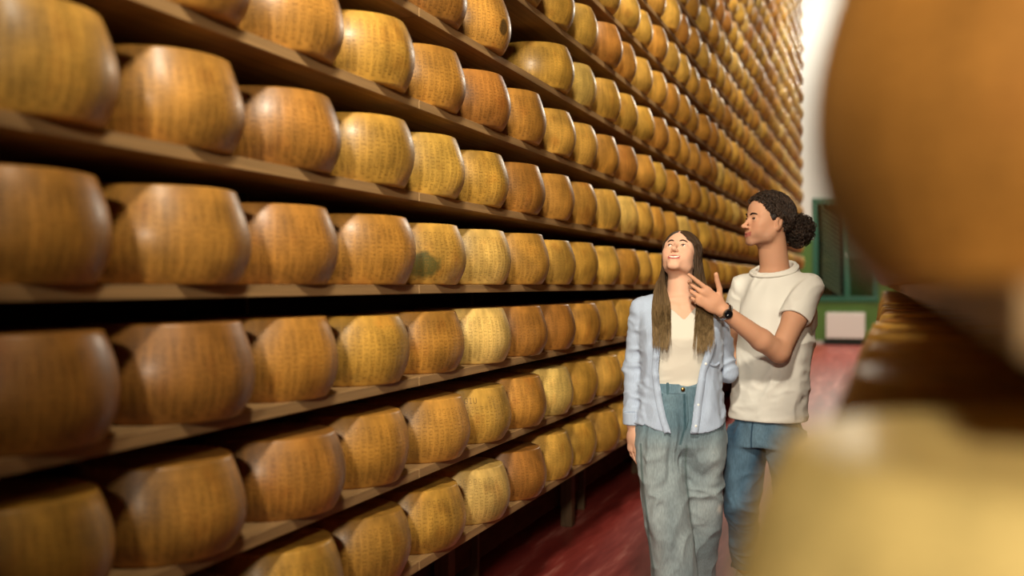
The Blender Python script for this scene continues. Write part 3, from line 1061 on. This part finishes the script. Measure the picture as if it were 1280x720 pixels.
# ---------------------------------------------------------------- the woman
W = person_root('person', 850, 4.2, 'person in an open pale blue shirt and wide jeans gazing up at the cheese')
HW = Head((.012, .056, 1.548), (-.34, -.76, .54), roll=-.02, sc=.915)
RS, RE, RWR = np.array((-.145, .040, 1.318)), np.array((-.178, .050, 1.085)), np.array((-.190, .005, .862))
LS, LE, LWR = np.array((.147, .050, 1.318)), np.array((.205, .085, 1.075)), np.array((.185, .300, 1.085))
F = Field((-.30, -.30, .0), (.32, .42, 1.68), .0036)
F.loft([(.80, 0, .02, .155, .10, 0), (.88, 0, .02, .160, .108, 0), (.97, 0, .02, .135, .095, 0), (1.05, 0, .015, .115, .083, 0), (1.15, 0, .01, .124, .09, 0),
        (1.22, 0, .005, .130, .10, 0), (1.29, 0, .02, .135, .085, 0), (1.345, 0, .035, .105, .065, 0), (1.375, 0, .04, .06, .05, 0)], .0)
F.cone((-.10, .035, 1.345), RS, .036, .036, .03); F.cone((.10, .04, 1.345), LS, .036, .036, .03)
F.chain([RS, RE, RWR], [.036, .032, .0245], .02); F.chain([LS, LE, LWR], [.036, .032, .0245], .02)
build_head(F, HW, ((.004, .045, 1.365), .052), False, 1.25, .0055)
for s in (-1, 1):                                     # collar bones
    F.cone((s * .015, -.022, 1.340), (s * .10, -.005, 1.362), .010, .009, .015)
F.chain([(-.07, .02, .80), (-.058, -.055, .48), (-.020, -.04, .09)], [.070, .046, .036], .03)
F.chain([(.07, .02, .80), (.088, .02, .48), (.078, .26, .14)], [.070, .046, .036], .03)
tipsW = build_hand(F, RWR + np.array((.0, -.004, -.018)), (.05, -.10, -1), (-.80, -.60, .05), -1,
                   [(.22, .22, .15), (.28, .28, .2), (.34, .34, .2), (.40, .40, .25)],
                   [(.75, .55, -.30), (.9, .28, -.3), (.95, .12, -.3)], .92)
build_hand(F, LWR + np.array((-.004, .015, 0)), (-.2, .95, 0), (.85, .2, .3), -1, [(.5, .7, .4)] * 4, [(.7, .5, -.4), (.8, .3, -.5), (.8, .1, -.5)], .92)
me, V = F.mesh('body', 1)
colors(me, skin_tint(V, HW, srgb(218, 170, 142), srgb(168, 84, 80)))
bodyW = link('body', me, SKIN, W)
eyes(HW, bodyW, PM, norm(HW.f + .10 * HW.u - .28 * HW.x))
brows_lashes(HW, bodyW, PM['brow_w'])
st = [spline([HW.p(x, -.0690 + .0105 * (x / .028) ** 2, .0915 - .012 * (abs(x) / .026) ** 2) for x in np.linspace(-.021, .021, 7)], 18)]
me, _ = tubes('teeth', st, [np.full(18, .0040)], 8)
link('teeth', me, PM['teeth'], bodyW)

# jeans
F = Field((-.26, -.24, .02), (.27, .44, 1.06), .0042)
F.loft([(.745, .002, .018, .150, .085, 0), (.79, .002, .015, .172, .124, 0), (.88, .003, .015, .172, .130, 0), (.95, .002, .015, .155, .118, 0), (1.04, .0, .012, .128, .098, 0)], .0, 2.4)
F.loft([(.93, -.062, .014, .086, .112, 0), (.82, -.082, .012, .093, .122, 0), (.74, -.082, .004, .094, .122, 0), (.65, -.074, -.018, .092, .112, 0), (.50, -.056, -.042, .088, .104, 0), (.30, -.030, -.040, .086, .108, 0), (.055, -.018, -.030, .090, .118, 0)], .03, 2.2)
F.loft([(.93, .066, .014, .086, .112, 0), (.82, .086, .012, .091, .122, 0), (.74, .088, .014, .092, .120, 0), (.65, .090, .020, .088, .110, 0), (.50, .088, .036, .084, .102, 0), (.30, .084, .125, .082, .104, 0), (.10, .078, .225, .086, .112, 0)], .03, 2.2)
F.displace(folds((15, 9, 4.5), .013, 3, .9))
F.displace(lambda p: folds((13, 9, 14), .009, 8, 1.4)(p) * np.clip(1 - np.abs(p[:, 2] - .74) / .14, 0, 1))
F.displace(lambda p: folds((11, 8, 13), .007, 12, 1.4)(p) * np.clip(1 - np.abs(p[:, 2] - .44) / .16, 0, 1))
F.displace(lambda p: folds((8, 8, 34), .014, 17, .8)(p) * np.clip(1 - np.abs(p[:, 2] - .12) / .14, 0, 1))
F.cut(lambda p: np.maximum(p[:, 2] - 1.030, np.where(p[:, 0] < .03, .055, .10) - p[:, 2]))
me, V = F.mesh('jeans', 1)
front = lambda p: np.where(p[:, 1] < .02, 0, 1)
seamc = srgb(96, 112, 112)
C = denim_tint(V, srgb(116, 130, 136), srgb(166, 176, 178), [
    (lambda p: np.where((p[:, 1] < 0) & (p[:, 2] > .80), p[:, 0] - .002 + .02 * np.clip((.87 - p[:, 2]) / .07, 0, 1), 1), srgb(70, 92, 98), .005),
    (lambda p: np.where(p[:, 2] < .80, np.abs(p[:, 0] + .080 - np.interp(p[:, 2], [.05, .3, .5, .65, .8], [.062, .05, .024, .006, 0])) - .087 + .0, 1), seamc, .004),
    (lambda p: np.where((p[:, 1] < 0) & (p[:, 2] < 1.0) & (p[:, 2] > .9), np.abs(p[:, 0] - .002) - .085 - (1.0 - p[:, 2]) * .55, 1), srgb(84, 106, 110), .004),
], 4)
up = np.clip((V[:, 2] - .78) / .10, 0, 1)[:, None]            # darker, bluer dye above the worn thighs
C = C * (1 - up * (1 - np.array([.52, .68, .78])))
rip = np.exp(-(((V[:, 0] - .155) / .012) ** 2 + ((V[:, 2] - .535) / .016) ** 2)) * (V[:, 1] < .1)
C += np.clip(rip * 1.4, 0, 1)[:, None] * (np.array(srgb(214, 214, 208)[:3]) - C)
colors(me, C)
jw = link('jeans', me, DENIM, W)
F = Field((-.17, -.14, .985), (.17, .16, 1.05), .004)
F.loft([(.98, .0, .012, .148, .112, 0), (1.045, .0, .012, .130, .100, 0)], 0, 2.4); F.shell(.012)
F.cut(lambda p: np.maximum(p[:, 2] - 1.038, .998 - p[:, 2]))
me, V = F.mesh('waistband', 0)
colors(me, denim_tint(V, srgb(92, 118, 132), srgb(130, 152, 164), [], 6))
wbnd = link('waistband', me, DENIM, jw)
uv_ball('jeans_button', (-.004, -.100, 1.018), (.009, .004, .009), np.eye(3), PM['brass'], jw, 14)
for x in (-.062, .058):
    yv = .012 - .100 * (1 - (abs(x) / .14) ** 2.4) ** (1 / 2.4)
    me = box_mesh('belt_loop', (x - .005, yv - .008, .992), (x + .005, yv + .004, 1.043), .002)
    lo_ = link('belt_loop', me, None, jw); me.materials.append(M['loop'] if 'loop' in M else M.setdefault('loop', mat('belt_loop_denim', srgb(76, 102, 112), .85, .2)))
fl = spline([(.010, -.104, .992), (.012, -.116, .95), (.012, -.122, .90), (.004, -.120, .865)], 20)
me, _ = tubes('fly_stitching', [fl], [np.full(20, .0016)], 5)
link('fly_stitching', me, M['loop'], jw)

# white top
F = Field((-.17, -.16, .98), (.17, .16, 1.40), .004)
F.loft([(.97, 0, .015, .136, .098, 0), (1.05, 0, .012, .128, .098, 0), (1.15, 0, .005, .136, .106, 0), (1.22, 0, -.002, .142, .114, 0), (1.29, 0, .012, .145, .096, 0), (1.345, 0, .033, .115, .074, 0), (1.385, 0, .04, .075, .058, 0)], 0)
F.displace(folds((10, 10, 13), .008, 21, .8))
F.displace(lambda p: folds((9, 9, 34), .010, 23, .8)(p) * np.clip(1 - (p[:, 2] - 1.0) / .10, 0, 1))
F.shell(.009)
F.cut(lambda p: np.maximum(p[:, 2] - np.where(p[:, 1] < .03, 1.292 + np.minimum(np.abs(p[:, 0] - .004) * .95, .09), 1.375), 1.005 - p[:, 2]))
me, V = F.mesh('white_top', 1)
link('white_top', me, PM['white_top'], W)

# open overshirt
F = Field((-.30, -.22, .80), (.32, .36, 1.42), .0042)
F.loft([(.80, .004, .022, .194, .162, 0), (.86, .004, .020, .190, .158, 0), (.97, .004, .018, .172, .142, 0), (1.08, .003, .012, .160, .132, 0), (1.18, .002, .004, .162, .134, 0), (1.25, .002, .006, .166, .126, 0),
        (1.31, .002, .022, .160, .100, 0), (1.355, .002, .036, .118, .078, 0), (1.39, .004, .042, .080, .066, 0), (1.42, .004, .046, .072, .062, 0)], 0, 2.3)
F.cone((-.11, .036, 1.335), RS + np.array((.0, 0, .006)), .047, .050, .03)
F.cone((.11, .040, 1.335), LS + np.array((.0, 0, .006)), .047, .050, .03)
F.chain([RS, RE, RWR + np.array((0, 0, -.02))], [.049, .041, .034], .018)
F.chain([LS, LE, LWR + np.array((0, .01, 0))], [.049, .044, .034], .018)
F.displace(folds((12, 12, 9), .007, 31, 1.0))
arm = lambda p: np.clip((np.abs(p[:, 0]) - .145) / .02, 0, 1)
F.displace(lambda p: folds((14, 14, 30), .009, 34, .9)(p) * arm(p))
F.displace(lambda p: folds((24, 6, 6), .009, 37, .5)(p) * (1 - arm(p)) * (p[:, 1] < .05))
F.shell(.013)
zk = [.80, .852, .92, 1.03, 1.10, 1.18, 1.25, 1.33, 1.42]
xl = [-.058, -.056, -.078, -.094, -.100, -.096, -.086, -.068, -.050]
xr = [.016, .018, .030, .046, .060, .084, .100, .088, .060]
def shirt_cut(p):
    x, y, z = p.T
    l, r = np.interp(z, zk, xl), np.interp(z, zk, xr)
    hole = np.where(y < .03, -np.maximum(l - x, x - r), -1)
    side = np.clip(np.abs(x - .004) / .18, 0, 1)
    hem = .848 + .045 * side ** 3 + .0 * y
    hemc = np.where((x < -.155) & (z < .93) , .872 - z, hem - z)
    back = np.where(LWR[1] - .02 < y, y - LWR[1] + .012, -1)
    return np.maximum(np.maximum(hole, hemc), np.maximum(back, z - 1.405))
F.cut(shirt_cut)
me, V = F.mesh('overshirt', 1)
shirt = link('overshirt', me, PM['shirt'], W)
from mathutils.bvhtree import BVHTree
def surf_y(me_, x, z):
    bv = BVHTree.FromPolygons([v.co.copy() for v in me_.vertices], [tuple(p.vertices) for p in me_.polygons])
    def f(x, z):
        h = bv.ray_cast(Vector((x, -.5, z)), Vector((0, 1, 0)))
        return h[0].y if h[0] else None
    return f
sf = surf_y(me, 0, 0)
def strip(name, pts, wdt, thick, material, parent):
    """flat band lying on the shirt front through (x,z) points"""
    P = spline([(x, 0, z) for x, z in pts], 60)
    vb, fb = [], []
    prev = None
    for i, p in enumerate(P):
        T = P[min(i + 1, 59)] - P[max(i - 1, 0)]; nrm = norm((T[2], 0, -T[0]))
        a, b = p + nrm * wdt / 2, p - nrm * wdt / 2
        ys = [sf(float(q[0]), float(q[2])) for q in (a, b, p)]
        ys = [y for y in ys if y is not None]
        y = min(ys) if ys else prev
        if y is None: y = -.12
        prev = y if prev is None else .5 * prev + .5 * y
        for q, dy in ((a, -thick), (b, -thick), (b, .004), (a, .004)):
            vb.append((q[0], prev + dy, q[2]))
        if i:
            o = (i - 1) * 4
            for j in range(4):
                fb.append((o + j, o + (j + 1) % 4, o + 4 + (j + 1) % 4, o + 4 + j))
    fb.append((3, 2, 1, 0)); n_ = len(vb); fb.append((n_ - 4, n_ - 3, n_ - 2, n_ - 1))
    me_ = mesh_np(name, vb, fb); me_.shade_smooth()
    return link(name, me_, material, parent)
pr = strip('placket', [(.034, .853), (.046, .92), (.060, 1.02), (.072, 1.09), (.096, 1.16), (.112, 1.22)], .026, .0035, PM['shirt'], shirt)
for z in (.88, .96, 1.04, 1.12, 1.19):
    x = float(np.interp(z, [.853, .92, 1.02, 1.09, 1.16, 1.22], [.034, .046, .060, .072, .096, .112]))
    y = sf(x, z)
    uv_ball('button', (x, (y if y is not None else -.12) - .005, z), (.0055, .0022, .0055), np.eye(3), PM['button'], pr, 12)
strip('placket', [(-.070, .853), (-.090, .92), (-.107, 1.03), (-.113, 1.10), (-.108, 1.18), (-.098, 1.25)], .026, .003, PM['shirt'], shirt)
strip('pocket_welt', [(.100, 1.118), (.124, 1.110), (.148, 1.120)], .010, .003, PM['shirt'], shirt)
# collar leaves
for s, x0 in ((-1, -.070), (1, .080)):
    F = Field((min(x0, .0) - .08, -.12, 1.24), (max(x0, 0) + .08, .12, 1.43), .0042)
    F.chain([(0.004, .112, 1.395), (s * .055, .080, 1.392), (s * .078, .030, 1.378), (s * .082, -.030, 1.345), (s * .088, -.070, 1.300)], [.020, .020, .020, .020, .012], .01, flat=(norm((s * .8, -.35, .5)), .28))
    me, _ = F.mesh('collar', 1)
    link('collar', me, PM['shirt'], shirt)
# cuff
F = Field((-.26, -.07, .84), (-.13, .08, .95), .004)
F.chain([RWR + np.array((0, 0, .06)), RWR + np.array((0, 0, -.02))], [.0395, .0395], 0); F.shell(.009)
F.cut(lambda p: np.maximum(p[:, 2] - .918, .866 - p[:, 2]))
me, _ = F.mesh('cuff', 1)
link('cuff', me, PM['shirt'], shirt)

# hair of the woman
rg = np.random.RandomState(3)
HC, HR = np.array((0, .030, -.016)), np.array((.0835, .0880, .1060))
F = Field(HW.C - .17, HW.C + .17, .004)
F.ell(HW.p(*HC), (HR - .003) * HW.sc, HW.B, 0)
def keep_w(p):
    x, u, f = ((p - HW.C) @ HW.B.T / HW.sc).T
    return np.maximum(f - (.034 + np.where(u > .02, 1.5, .6) * (u - .02)), -.075 - u)
F.cut(keep_w, .08)
capm, capV = F.mesh('hair_cap', 1)
S_, R_ = [], []
CL = [(rg.rand() ** .85, rg.rand(), rg.rand()) for _ in range(130)]
def strand_w(s, a, j):
    ca, cb, ct = CL[rg.randint(130)]
    a = float(np.clip(ca + .035 * rg.randn(), 0, 1))
    ph = math.radians(27 + 125 * a)
    rd = np.array((0, math.sin(ph), math.cos(ph)))
    be = math.radians((46 if s > 0 else 32) - (112 if s > 0 else 98) * a)
    sd = np.array((s * math.cos(be), -.12, math.sin(be))); sd /= np.linalg.norm(sd)
    lift = 1.0 + .035 * rg.rand()
    pts = []
    for t in np.linspace(.04, 1.0, 6):
        w_ = math.sin(t * math.pi / 2) * sd + math.cos(t * math.pi / 2) * rd
        w_ /= np.linalg.norm(w_)
        pts.append(HW.p(*(HC + HR * w_ * lift)))
    b = float(np.clip(cb + .06 * rg.randn(), 0, 1))
    tz = 1.165 + .13 * ct ** 1.2 + .022 * rg.rand()
    if a < .62:
        q = a / .62 * .6 + .4 * b
        if s < 0:
            pts += [(-.066 - .030 * q + .01 * b, -.020 + .045 * q, 1.450), (-.050 - .075 * q, -.096 + .025 * q, 1.345), (-.056 - .075 * (.6 * min(ca / .62, 1) + .4 * cb) + .004 * rg.randn(), -.154 + .016 * q, tz)]
        else:
            pts += [(.058 + .050 * q, -.020 + .050 * q, 1.450), (.046 + .074 * q, -.092 + .030 * q, 1.345), (.022 + .092 * (.6 * min(ca / .62, 1) + .4 * cb) + .004 * rg.randn(), -.156 + .016 * q, tz - .01)]
    else:
        q = (a - .62) / .38
        pts += [(s * (.075 - .05 * q * b), .075 + .055 * q, 1.440), (s * (.095 - .085 * q * b), .125 + .03 * b, 1.330), (s * (.10 - .09 * q * b), .185 + .012 * b, 1.22), (s * (.10 - .09 * q * b), .190, tz)]
    return spline(pts, 22)
for s in (-1, 1):
    for j in range(1700):
        a = rg.rand() ** .85
        P = strand_w(s, a, j)
        P = P + np.cumsum(rg.randn(22, 3) * .0003, axis=0)
        S_.append(P); R_.append(np.interp(np.linspace(0, 1, 22), [0, .1, .8, 1], [.0009, .0015, .0013, .0003]))
hm, hV = tubes('hair', S_, R_, 3)
def tint_len(V, z0, z1, c0, c1, seed, jit=.25):
    t = np.clip((z0 - V[:, 2]) / (z0 - z1), 0, 1)[:, None]
    C = np.array(c0[:3]) * (1 - t) + np.array(c1[:3]) * t
    return C
perS = np.repeat(1 + .24 * rg.randn(len(S_)).clip(-1.6, 1.8), 22 * 3)[:, None]
colors(hm, tint_len(hV, 1.50, 1.17, srgb(66, 48, 32), srgb(136, 110, 72), 2) * perS.clip(.4, 1.7))
hw_o = link('hair', hm, HAIR, W)
colors(capm, tint_len(capV, 1.5, 1.17, srgb(58, 42, 28), srgb(120, 98, 64), 2))
link('hair_crown', capm, HAIR, hw_o)
shoe(W, (-.015, -.20), (-.018, .03), .0)
shoe(W, (.080, .10), (.078, .34), .02)

# ---------------------------------------------------------------- the man
P_ = person_root('person', 960, 4.4, 'person in a white t-shirt with curly hair tied back, pointing ahead')
HM = Head((-.005, .0, 1.697), (-.95, -.29, .11), roll=.0, sc=.955)
ANG = math.radians(-45)
la = np.array((.707, -.707, 0))
cS = np.array((.036, .010, 1.425))
LSm, RSm = cS + la * .155, cS - la * .150
LEm, LWm = np.array((-.012, -.235, 1.160)), np.array((-.262, -.345, 1.332))
REm, RWm = np.array((-.120, .270, 1.155)), np.array((.010, .225, .955))
F = Field((-.52, -.46, .0), (.32, .40, 1.85), .0036)
F.loft([(.84, -.005, .0, .112, .080, ANG), (.95, .0, .0, .128, .092, ANG), (1.10, .025, .0, .126, .088, ANG), (1.25, .038, .0, .138, .092, ANG), (1.35, .040, .005, .138, .088, ANG), (1.43, .040, .01, .100, .070, ANG), (1.48, .038, .012, .070, .060, ANG)], 0)
F.cone(cS + la * .10, LSm, .042, .046, .03); F.cone(cS - la * .10, RSm, .042, .046, .03)
F.chain([LSm, LSm * .5 + LEm * .5, LEm], [.047, .047, .042], .02)
fm = LEm * .68 + LWm * .32
F.chain([LEm, fm + np.array((0, 0, -.004)), LWm], [.042, .043, .0275], .015)
F.chain([RSm, REm, RWm], [.046, .040, .028], .02)
build_head(F, HM, ((.036, .018, 1.475), .062), True, .8, 0)
F.chain([(-.05, .045, .80), (-.105, .01, .50), (-.030, .30, .16)], [.058, .046, .036], .03)
F.chain([(.045, -.04, .80), (.085, -.13, .50), (.070, -.06, .09)], [.058, .046, .036], .03)
tipsM = build_hand(F, LWm + norm(LWm - LEm) * .012, (-.83, -.14, .56), (-.12, -.97, -.12), 1,
                   [(-.02, .06, .05), (.55, .75, .45), (.72, .95, .5), (.80, 1.0, .5)],
                   [(.62, .78, -.05), (.80, .60, .05), (.74, .67, .12)], 1.04, (.06, -.02, -.08, -.14))
build_hand(F, RWm + np.array((.0, 0, -.01)), (-.25, .05, -.95), (.2, .95, .1), 1, [(.3, .3, .2)] * 4, [(.8, .4, -.3), (.9, .2, -.3), (.9, .1, -.3)], 1.04)
me, V = F.mesh('body', 1)
colors(me, skin_tint(V, HM, srgb(202, 150, 118), srgb(160, 90, 78), srgb(108, 78, 62), .2))
bodyM = link('body', me, SKIN, P_)
eyes(HM, bodyM, PM, norm(HM.f + .08 * HM.u))
brows_lashes(HM, bodyM, PM['brow_m'], 1.25)

# t-shirt
F = Field((-.20, -.30, .82), (.34, .36, 1.55), .0042)
F.loft([(.82, -.004, .0, .160, .118, ANG), (.90, .000, .0, .160, .120, ANG), (1.05, .020, .0, .158, .116, ANG), (1.20, .036, .0, .164, .116, ANG), (1.33, .040, .0, .164, .110, ANG), (1.42, .038, .008, .136, .092, ANG), (1.470, .036, .014, .098, .080, ANG), (1.54, .034, .016, .080, .074, ANG)], 0)
F.cone(cS + la * .09 + np.array((0, 0, .004)), LSm + np.array((0, 0, -.004)), .052, .056, .03)
F.cone(cS - la * .09 + np.array((0, 0, .004)), RSm + np.array((0, 0, -.004)), .052, .056, .03)
dL, dR = norm(LEm - LSm), norm(REm - RSm)
F2 = Field((-.20, -.30, .82), (.34, .36, 1.55), .0042)
F2.cone(LSm, LSm + dL * .26, .057, .067, 0); F2.cone(RSm, RSm + dR * .26, .056, .062, 0)
F2.displace(folds((14, 14, 16), .010, 61, .9)); F2.shell(.012)
F2.cut(lambda p: np.maximum(np.where(p @ la > 0, (p - LSm) @ dL, (p - RSm) @ dR) - .170, -.02 - np.where(p @ la > 0, (p - LSm) @ dL, (p - RSm) @ dR)))
F.displace(folds((9, 9, 8), .010, 41, 1.0))
F.displace(lambda p: folds((12, 12, 24), .011, 44, 1.0)(p) * np.clip(1 - np.abs(p[:, 2] - .95) / .2, 0, 1))
F.shell(.013)
nk = np.array((.022, .004, 1.512))
def tee_cut(p):
    n_ = norm((-.25, -.25, .94))
    col_ = (p - np.array((.035, .006, 1.506))) @ n_
    t = (p - LSm) @ dL; tr = (p - RSm) @ dR
    onL = (p @ la) > .16; onR = (p @ la) < -.165
    sl = np.where(onL & (t > .1), t - .165, -1); sr = np.where(onR & (tr > .1), tr - .165, -1)
    d = np.linalg.norm(np.cross(p - LSm, dL), axis=1)
    return np.maximum(np.where(p[:, 2] > 1.44, col_, -1), .862 - p[:, 2])
F.cut(tee_cut)
F.d = smin(F.d, F2.d, .006)
me, V = F.mesh('t_shirt', 1)
tee = link('t_shirt', me, PM['tee'], P_)
# neckband
ring = []
nn = norm((-.25, -.25, .94)); e1 = norm(np.cross(nn, (0, 0, 1))); e2 = np.cross(nn, e1)
cN = np.array((.035, .006, 1.499))
bv = BVHTree.FromPolygons([v.co.copy() for v in me.vertices], [tuple(q.vertices) for q in me.polygons])
for a in np.linspace(0, 2 * math.pi, 40, endpoint=False):
    dvec = math.cos(a) * e1 + math.sin(a) * e2
    h = bv.ray_cast(Vector(cN - nn * .010 + dvec * .3), Vector(-dvec))
    ring.append(np.array(h[0]) + nn * .005 if h[0] and (h[0] - Vector(cN)).length < .14 else cN + dvec * .09)
ring = np.array(ring)
for _ in range(3):
    ring = (np.roll(ring, 1, 0) + ring * 2 + np.roll(ring, -1, 0)) / 4
ring = np.vstack([ring, ring[:1]])
me, _ = tubes('neckband', [ring], [np.full(len(ring), .0058)], 8)
link('neckband', me, PM['tee'], tee)

# jeans of the man
F = Field((-.25, -.30, .04), (.26, .42, .92), .0042)
F.loft([(.76, -.006, .0, .150, .116, ANG), (.84, -.005, .0, .146, .106, ANG), (.92, -.004, .0, .134, .092, ANG)], 0, 2.4)
F.loft([(.82, -.066, .054, .080, .092, ANG), (.72, -.088, .048, .086, .096, ANG), (.60, -.100, .028, .077, .086, ANG), (.49, -.106, .010, .066, .074, ANG), (.34, -.072, .135, .060, .066, ANG), (.16, -.030, .285, .058, .064, ANG)], .02, 2.2)
F.loft([(.82, .056, -.050, .082, .092, ANG), (.72, .072, -.076, .086, .096, ANG), (.60, .080, -.108, .078, .088, ANG), (.49, .086, -.126, .068, .076, ANG), (.30, .080, -.100, .062, .068, ANG), (.07, .070, -.062, .064, .072, ANG)], .02, 2.2)
F.displace(folds((13, 13, 6), .012, 51, 1.0))
F.displace(lambda p: folds((12, 12, 18), .012, 53, 1.3)(p) * np.clip(1 - np.abs(p[:, 2] - .76) / .12, 0, 1))
F.displace(lambda p: folds((10, 10, 22), .013, 57, 1.2)(p) * np.clip(1 - np.abs(p[:, 2] - .46) / .12, 0, 1))
F.cut(lambda p: np.maximum(p[:, 2] - .905, np.where(p[:, 1] > .12, .155, .07) - p[:, 2]))
me, V = F.mesh('jeans', 1)
colors(me, denim_tint(V, srgb(46, 74, 98), srgb(112, 140, 158), [
    (lambda p: np.where(p[:, 2] > .74, (p + np.array((.005, 0, 0))) @ np.array((.707, -.707, 0)), 1), srgb(38, 62, 84), .004)], 14))
jm = link('jeans', me, DENIM, P_)
shoe(P_, (.010, -.21), (.085, .02), 0)
shoe(P_, (-.09, .17), (-.01, .37), .04)

# wristwatch
dW = norm(LWm - LEm)
wc = LWm - dW * .012
nW = norm(np.array((-.10, -.95, -.05)) - dW * (np.array((-.10, -.95, -.05)) @ dW)); sW = np.cross(dW, nW)
wa = empty('wristwatch', (0, 0, 0)); wa.parent = P_
aa = np.linspace(0, 2 * math.pi, 41)
vb, fb = [], []
for i, a in enumerate(aa[:-1]):
    rd = math.cos(a) * nW * .0300 + math.sin(a) * sW * .0325
    for dr, dz in ((0, -.010), (.0025, -.010), (.0025, .010), (0, .010)):
        vb.append(wc + rd * (1 + dr / .031) + dW * dz)
n4 = 40
for i in range(n4):
    for j in range(4):
        fb.append((i * 4 + j, i * 4 + (j + 1) % 4, ((i + 1) % n4) * 4 + (j + 1) % 4, ((i + 1) % n4) * 4 + j))
link('strap', mesh_np('strap', vb, fb), PM['steel'], wa, True)
def disc(name, c, n, r0, r1, h, m, seg=32):
    e1_ = norm(np.cross(n, (0, 0, 1))); e2_ = np.cross(n, e1_)
    v, f = [], []
    for (r, z) in ((r0, 0), (r0, h * .7), (r1, h)):
        for i in range(seg):
            a = 2 * math.pi * i / seg
            v.append(c + n * z + r * (math.cos(a) * e1_ + math.sin(a) * e2_))
    for k_ in range(2):
        for i in range(seg):
            f.append((k_ * seg + i, k_ * seg + (i + 1) % seg, (k_ + 1) * seg + (i + 1) % seg, (k_ + 1) * seg + i))
    f.append(tuple(range(2 * seg, 3 * seg))); f.append(tuple(range(seg - 1, -1, -1)))
    return link(name, mesh_np(name, v, f), m, wa)
disc('case', wc + nW * .0285, nW, .0200, .0185, .0085, PM['steel'])
disc('dial', wc + nW * .0372, nW, .0155, .0150, .0012, PM['watch_face'])
for a_, l_ in ((.6, .010), (2.4, .007)):
    e1_ = norm(np.cross(nW, (0, 0, 1))); e2_ = np.cross(nW, e1_)
    dd = math.cos(a_) * e1_ + math.sin(a_) * e2_
    me, _ = tubes('watch_hand', [np.array([wc + nW * .0388, wc + nW * .0388 + dd * l_])], [np.full(2, .0006)], 4)
    link('watch_hand', me, PM['steel'], wa)

# curly hair tied at the back
rg = np.random.RandomState(8)
F = Field(HM.C - .22, HM.C + .22, .004)
HC2, HR2 = np.array((0, .034, -.016)), np.array((.080, .0925, .1045))
F.ell(HM.p(*HC2), HR2 * HM.sc, HM.B, 0)
def keep_m(p):
    x, u, f = ((p - HM.C) @ HM.B.T / HM.sc).T
    line = np.where(u > .035, .034 + .85 * (u - .035), .034 - .55 * (.035 - u))
    ear = np.where((u < .016), f + .040, -1)
    side = np.where((u < .016) & (f > -.002) & (u > -.030), f - line, ear)
    return np.maximum(np.maximum(f - line, np.where(u < .016, side, -1)), -.088 - u)
F.cut(keep_m, .08)
BUN = HM.p(.0, -.020, -.158)
F.ell(BUN, (.036, .038, .036), HM.B, .012)
F.cone(HM.p(0, -.01, -.105), BUN, .030, .030, .015)
F.displace(lambda p: -.009 * (vnoise(p * 95, 3) - .45))
capm, capV = F.mesh('hair', 0)
n3 = vnoise(capV * 120, 7)[:, None]
colors(capm, np.array(srgb(36, 27, 22)[:3]) * (.7 + .8 * n3))
S_, R_ = [], []
def curl(P, amp, turns, ph):
    n = len(P)
    T = np.gradient(P, axis=0); T /= np.linalg.norm(T, axis=1)[:, None] + 1e-9
    U = np.cross(T, (.3, .8, .5)); U /= np.linalg.norm(U, axis=1)[:, None] + 1e-9
    Wv = np.cross(T, U); t = np.linspace(0, 2 * math.pi * turns, n) + ph
    env = np.minimum(1, np.linspace(0, 4, n))[:, None]
    return P + amp * env * (np.cos(t)[:, None] * U + np.sin(t)[:, None] * Wv)
for j in range(2100):
    az = rg.uniform(-1, 1)                       # where on the hairline the lock starts
    t0 = rg.rand()
    ph = math.radians(38 + 100 * t0 ** 1.1)
    rd = rg.randn(3); rd /= np.linalg.norm(rd)
    if rd[1] < -.75: continue
    az = rd[0]
    end = np.array((az * .25, -.35, -.93)); end /= np.linalg.norm(end)
    frac = rg.uniform(.25, .7)
    pts = []
    for t in np.linspace(0, frac, 5):
        w_ = rd * (1 - t) + end * t; w_ /= np.linalg.norm(w_)
        pts.append(HM.p(*(HC2 + HR2 * w_ * (1.0 + .09 * rg.rand()))))
    if keep_m(np.array(pts)).max() > .005: continue
    P = curl(spline(pts, 26), rg.uniform(.005, .0105), rg.uniform(2, 5), rg.rand() * 6.28)
    S_.append(P); R_.append(np.interp(np.linspace(0, 1, 26), [0, .1, .85, 1], [.0008, .0015, .0014, .0004]))
for j in range(620):                             # loose ringlets of the bun
    a, b = rg.randn(3), rg.randn(3)
    a = norm(a); b = norm(np.cross(a, b))
    th = np.linspace(0, rg.uniform(1.2, 2.8), 26)
    rr_ = rg.uniform(.032, .066) * (1 + .12 * np.sin(th * 2))
    P = BUN + (np.cos(th) * rr_)[:, None] * a + (np.sin(th) * rr_)[:, None] * b
    P = P - .25 * np.maximum(0, ((P - BUN) @ HM.f))[:, None] * HM.f
    P = curl(P, rg.uniform(.005, .011), rg.uniform(2.5, 6), rg.rand() * 6.28)
    S_.append(P); R_.append(np.interp(np.linspace(0, 1, 26), [0, .1, .85, 1], [.0008, .0017, .0016, .0005]))
hm, hV = tubes('hair_curls', S_, R_, 3)
perS = np.repeat((1 + .45 * rg.randn(len(S_))).clip(.45, 2.2), 26 * 3)[:, None]
colors(hm, np.array(srgb(56, 42, 32)[:3])[None] * perS)
hmo = link('hair', capm, HAIR, P_)
link('curls', hm, HAIR, hmo)
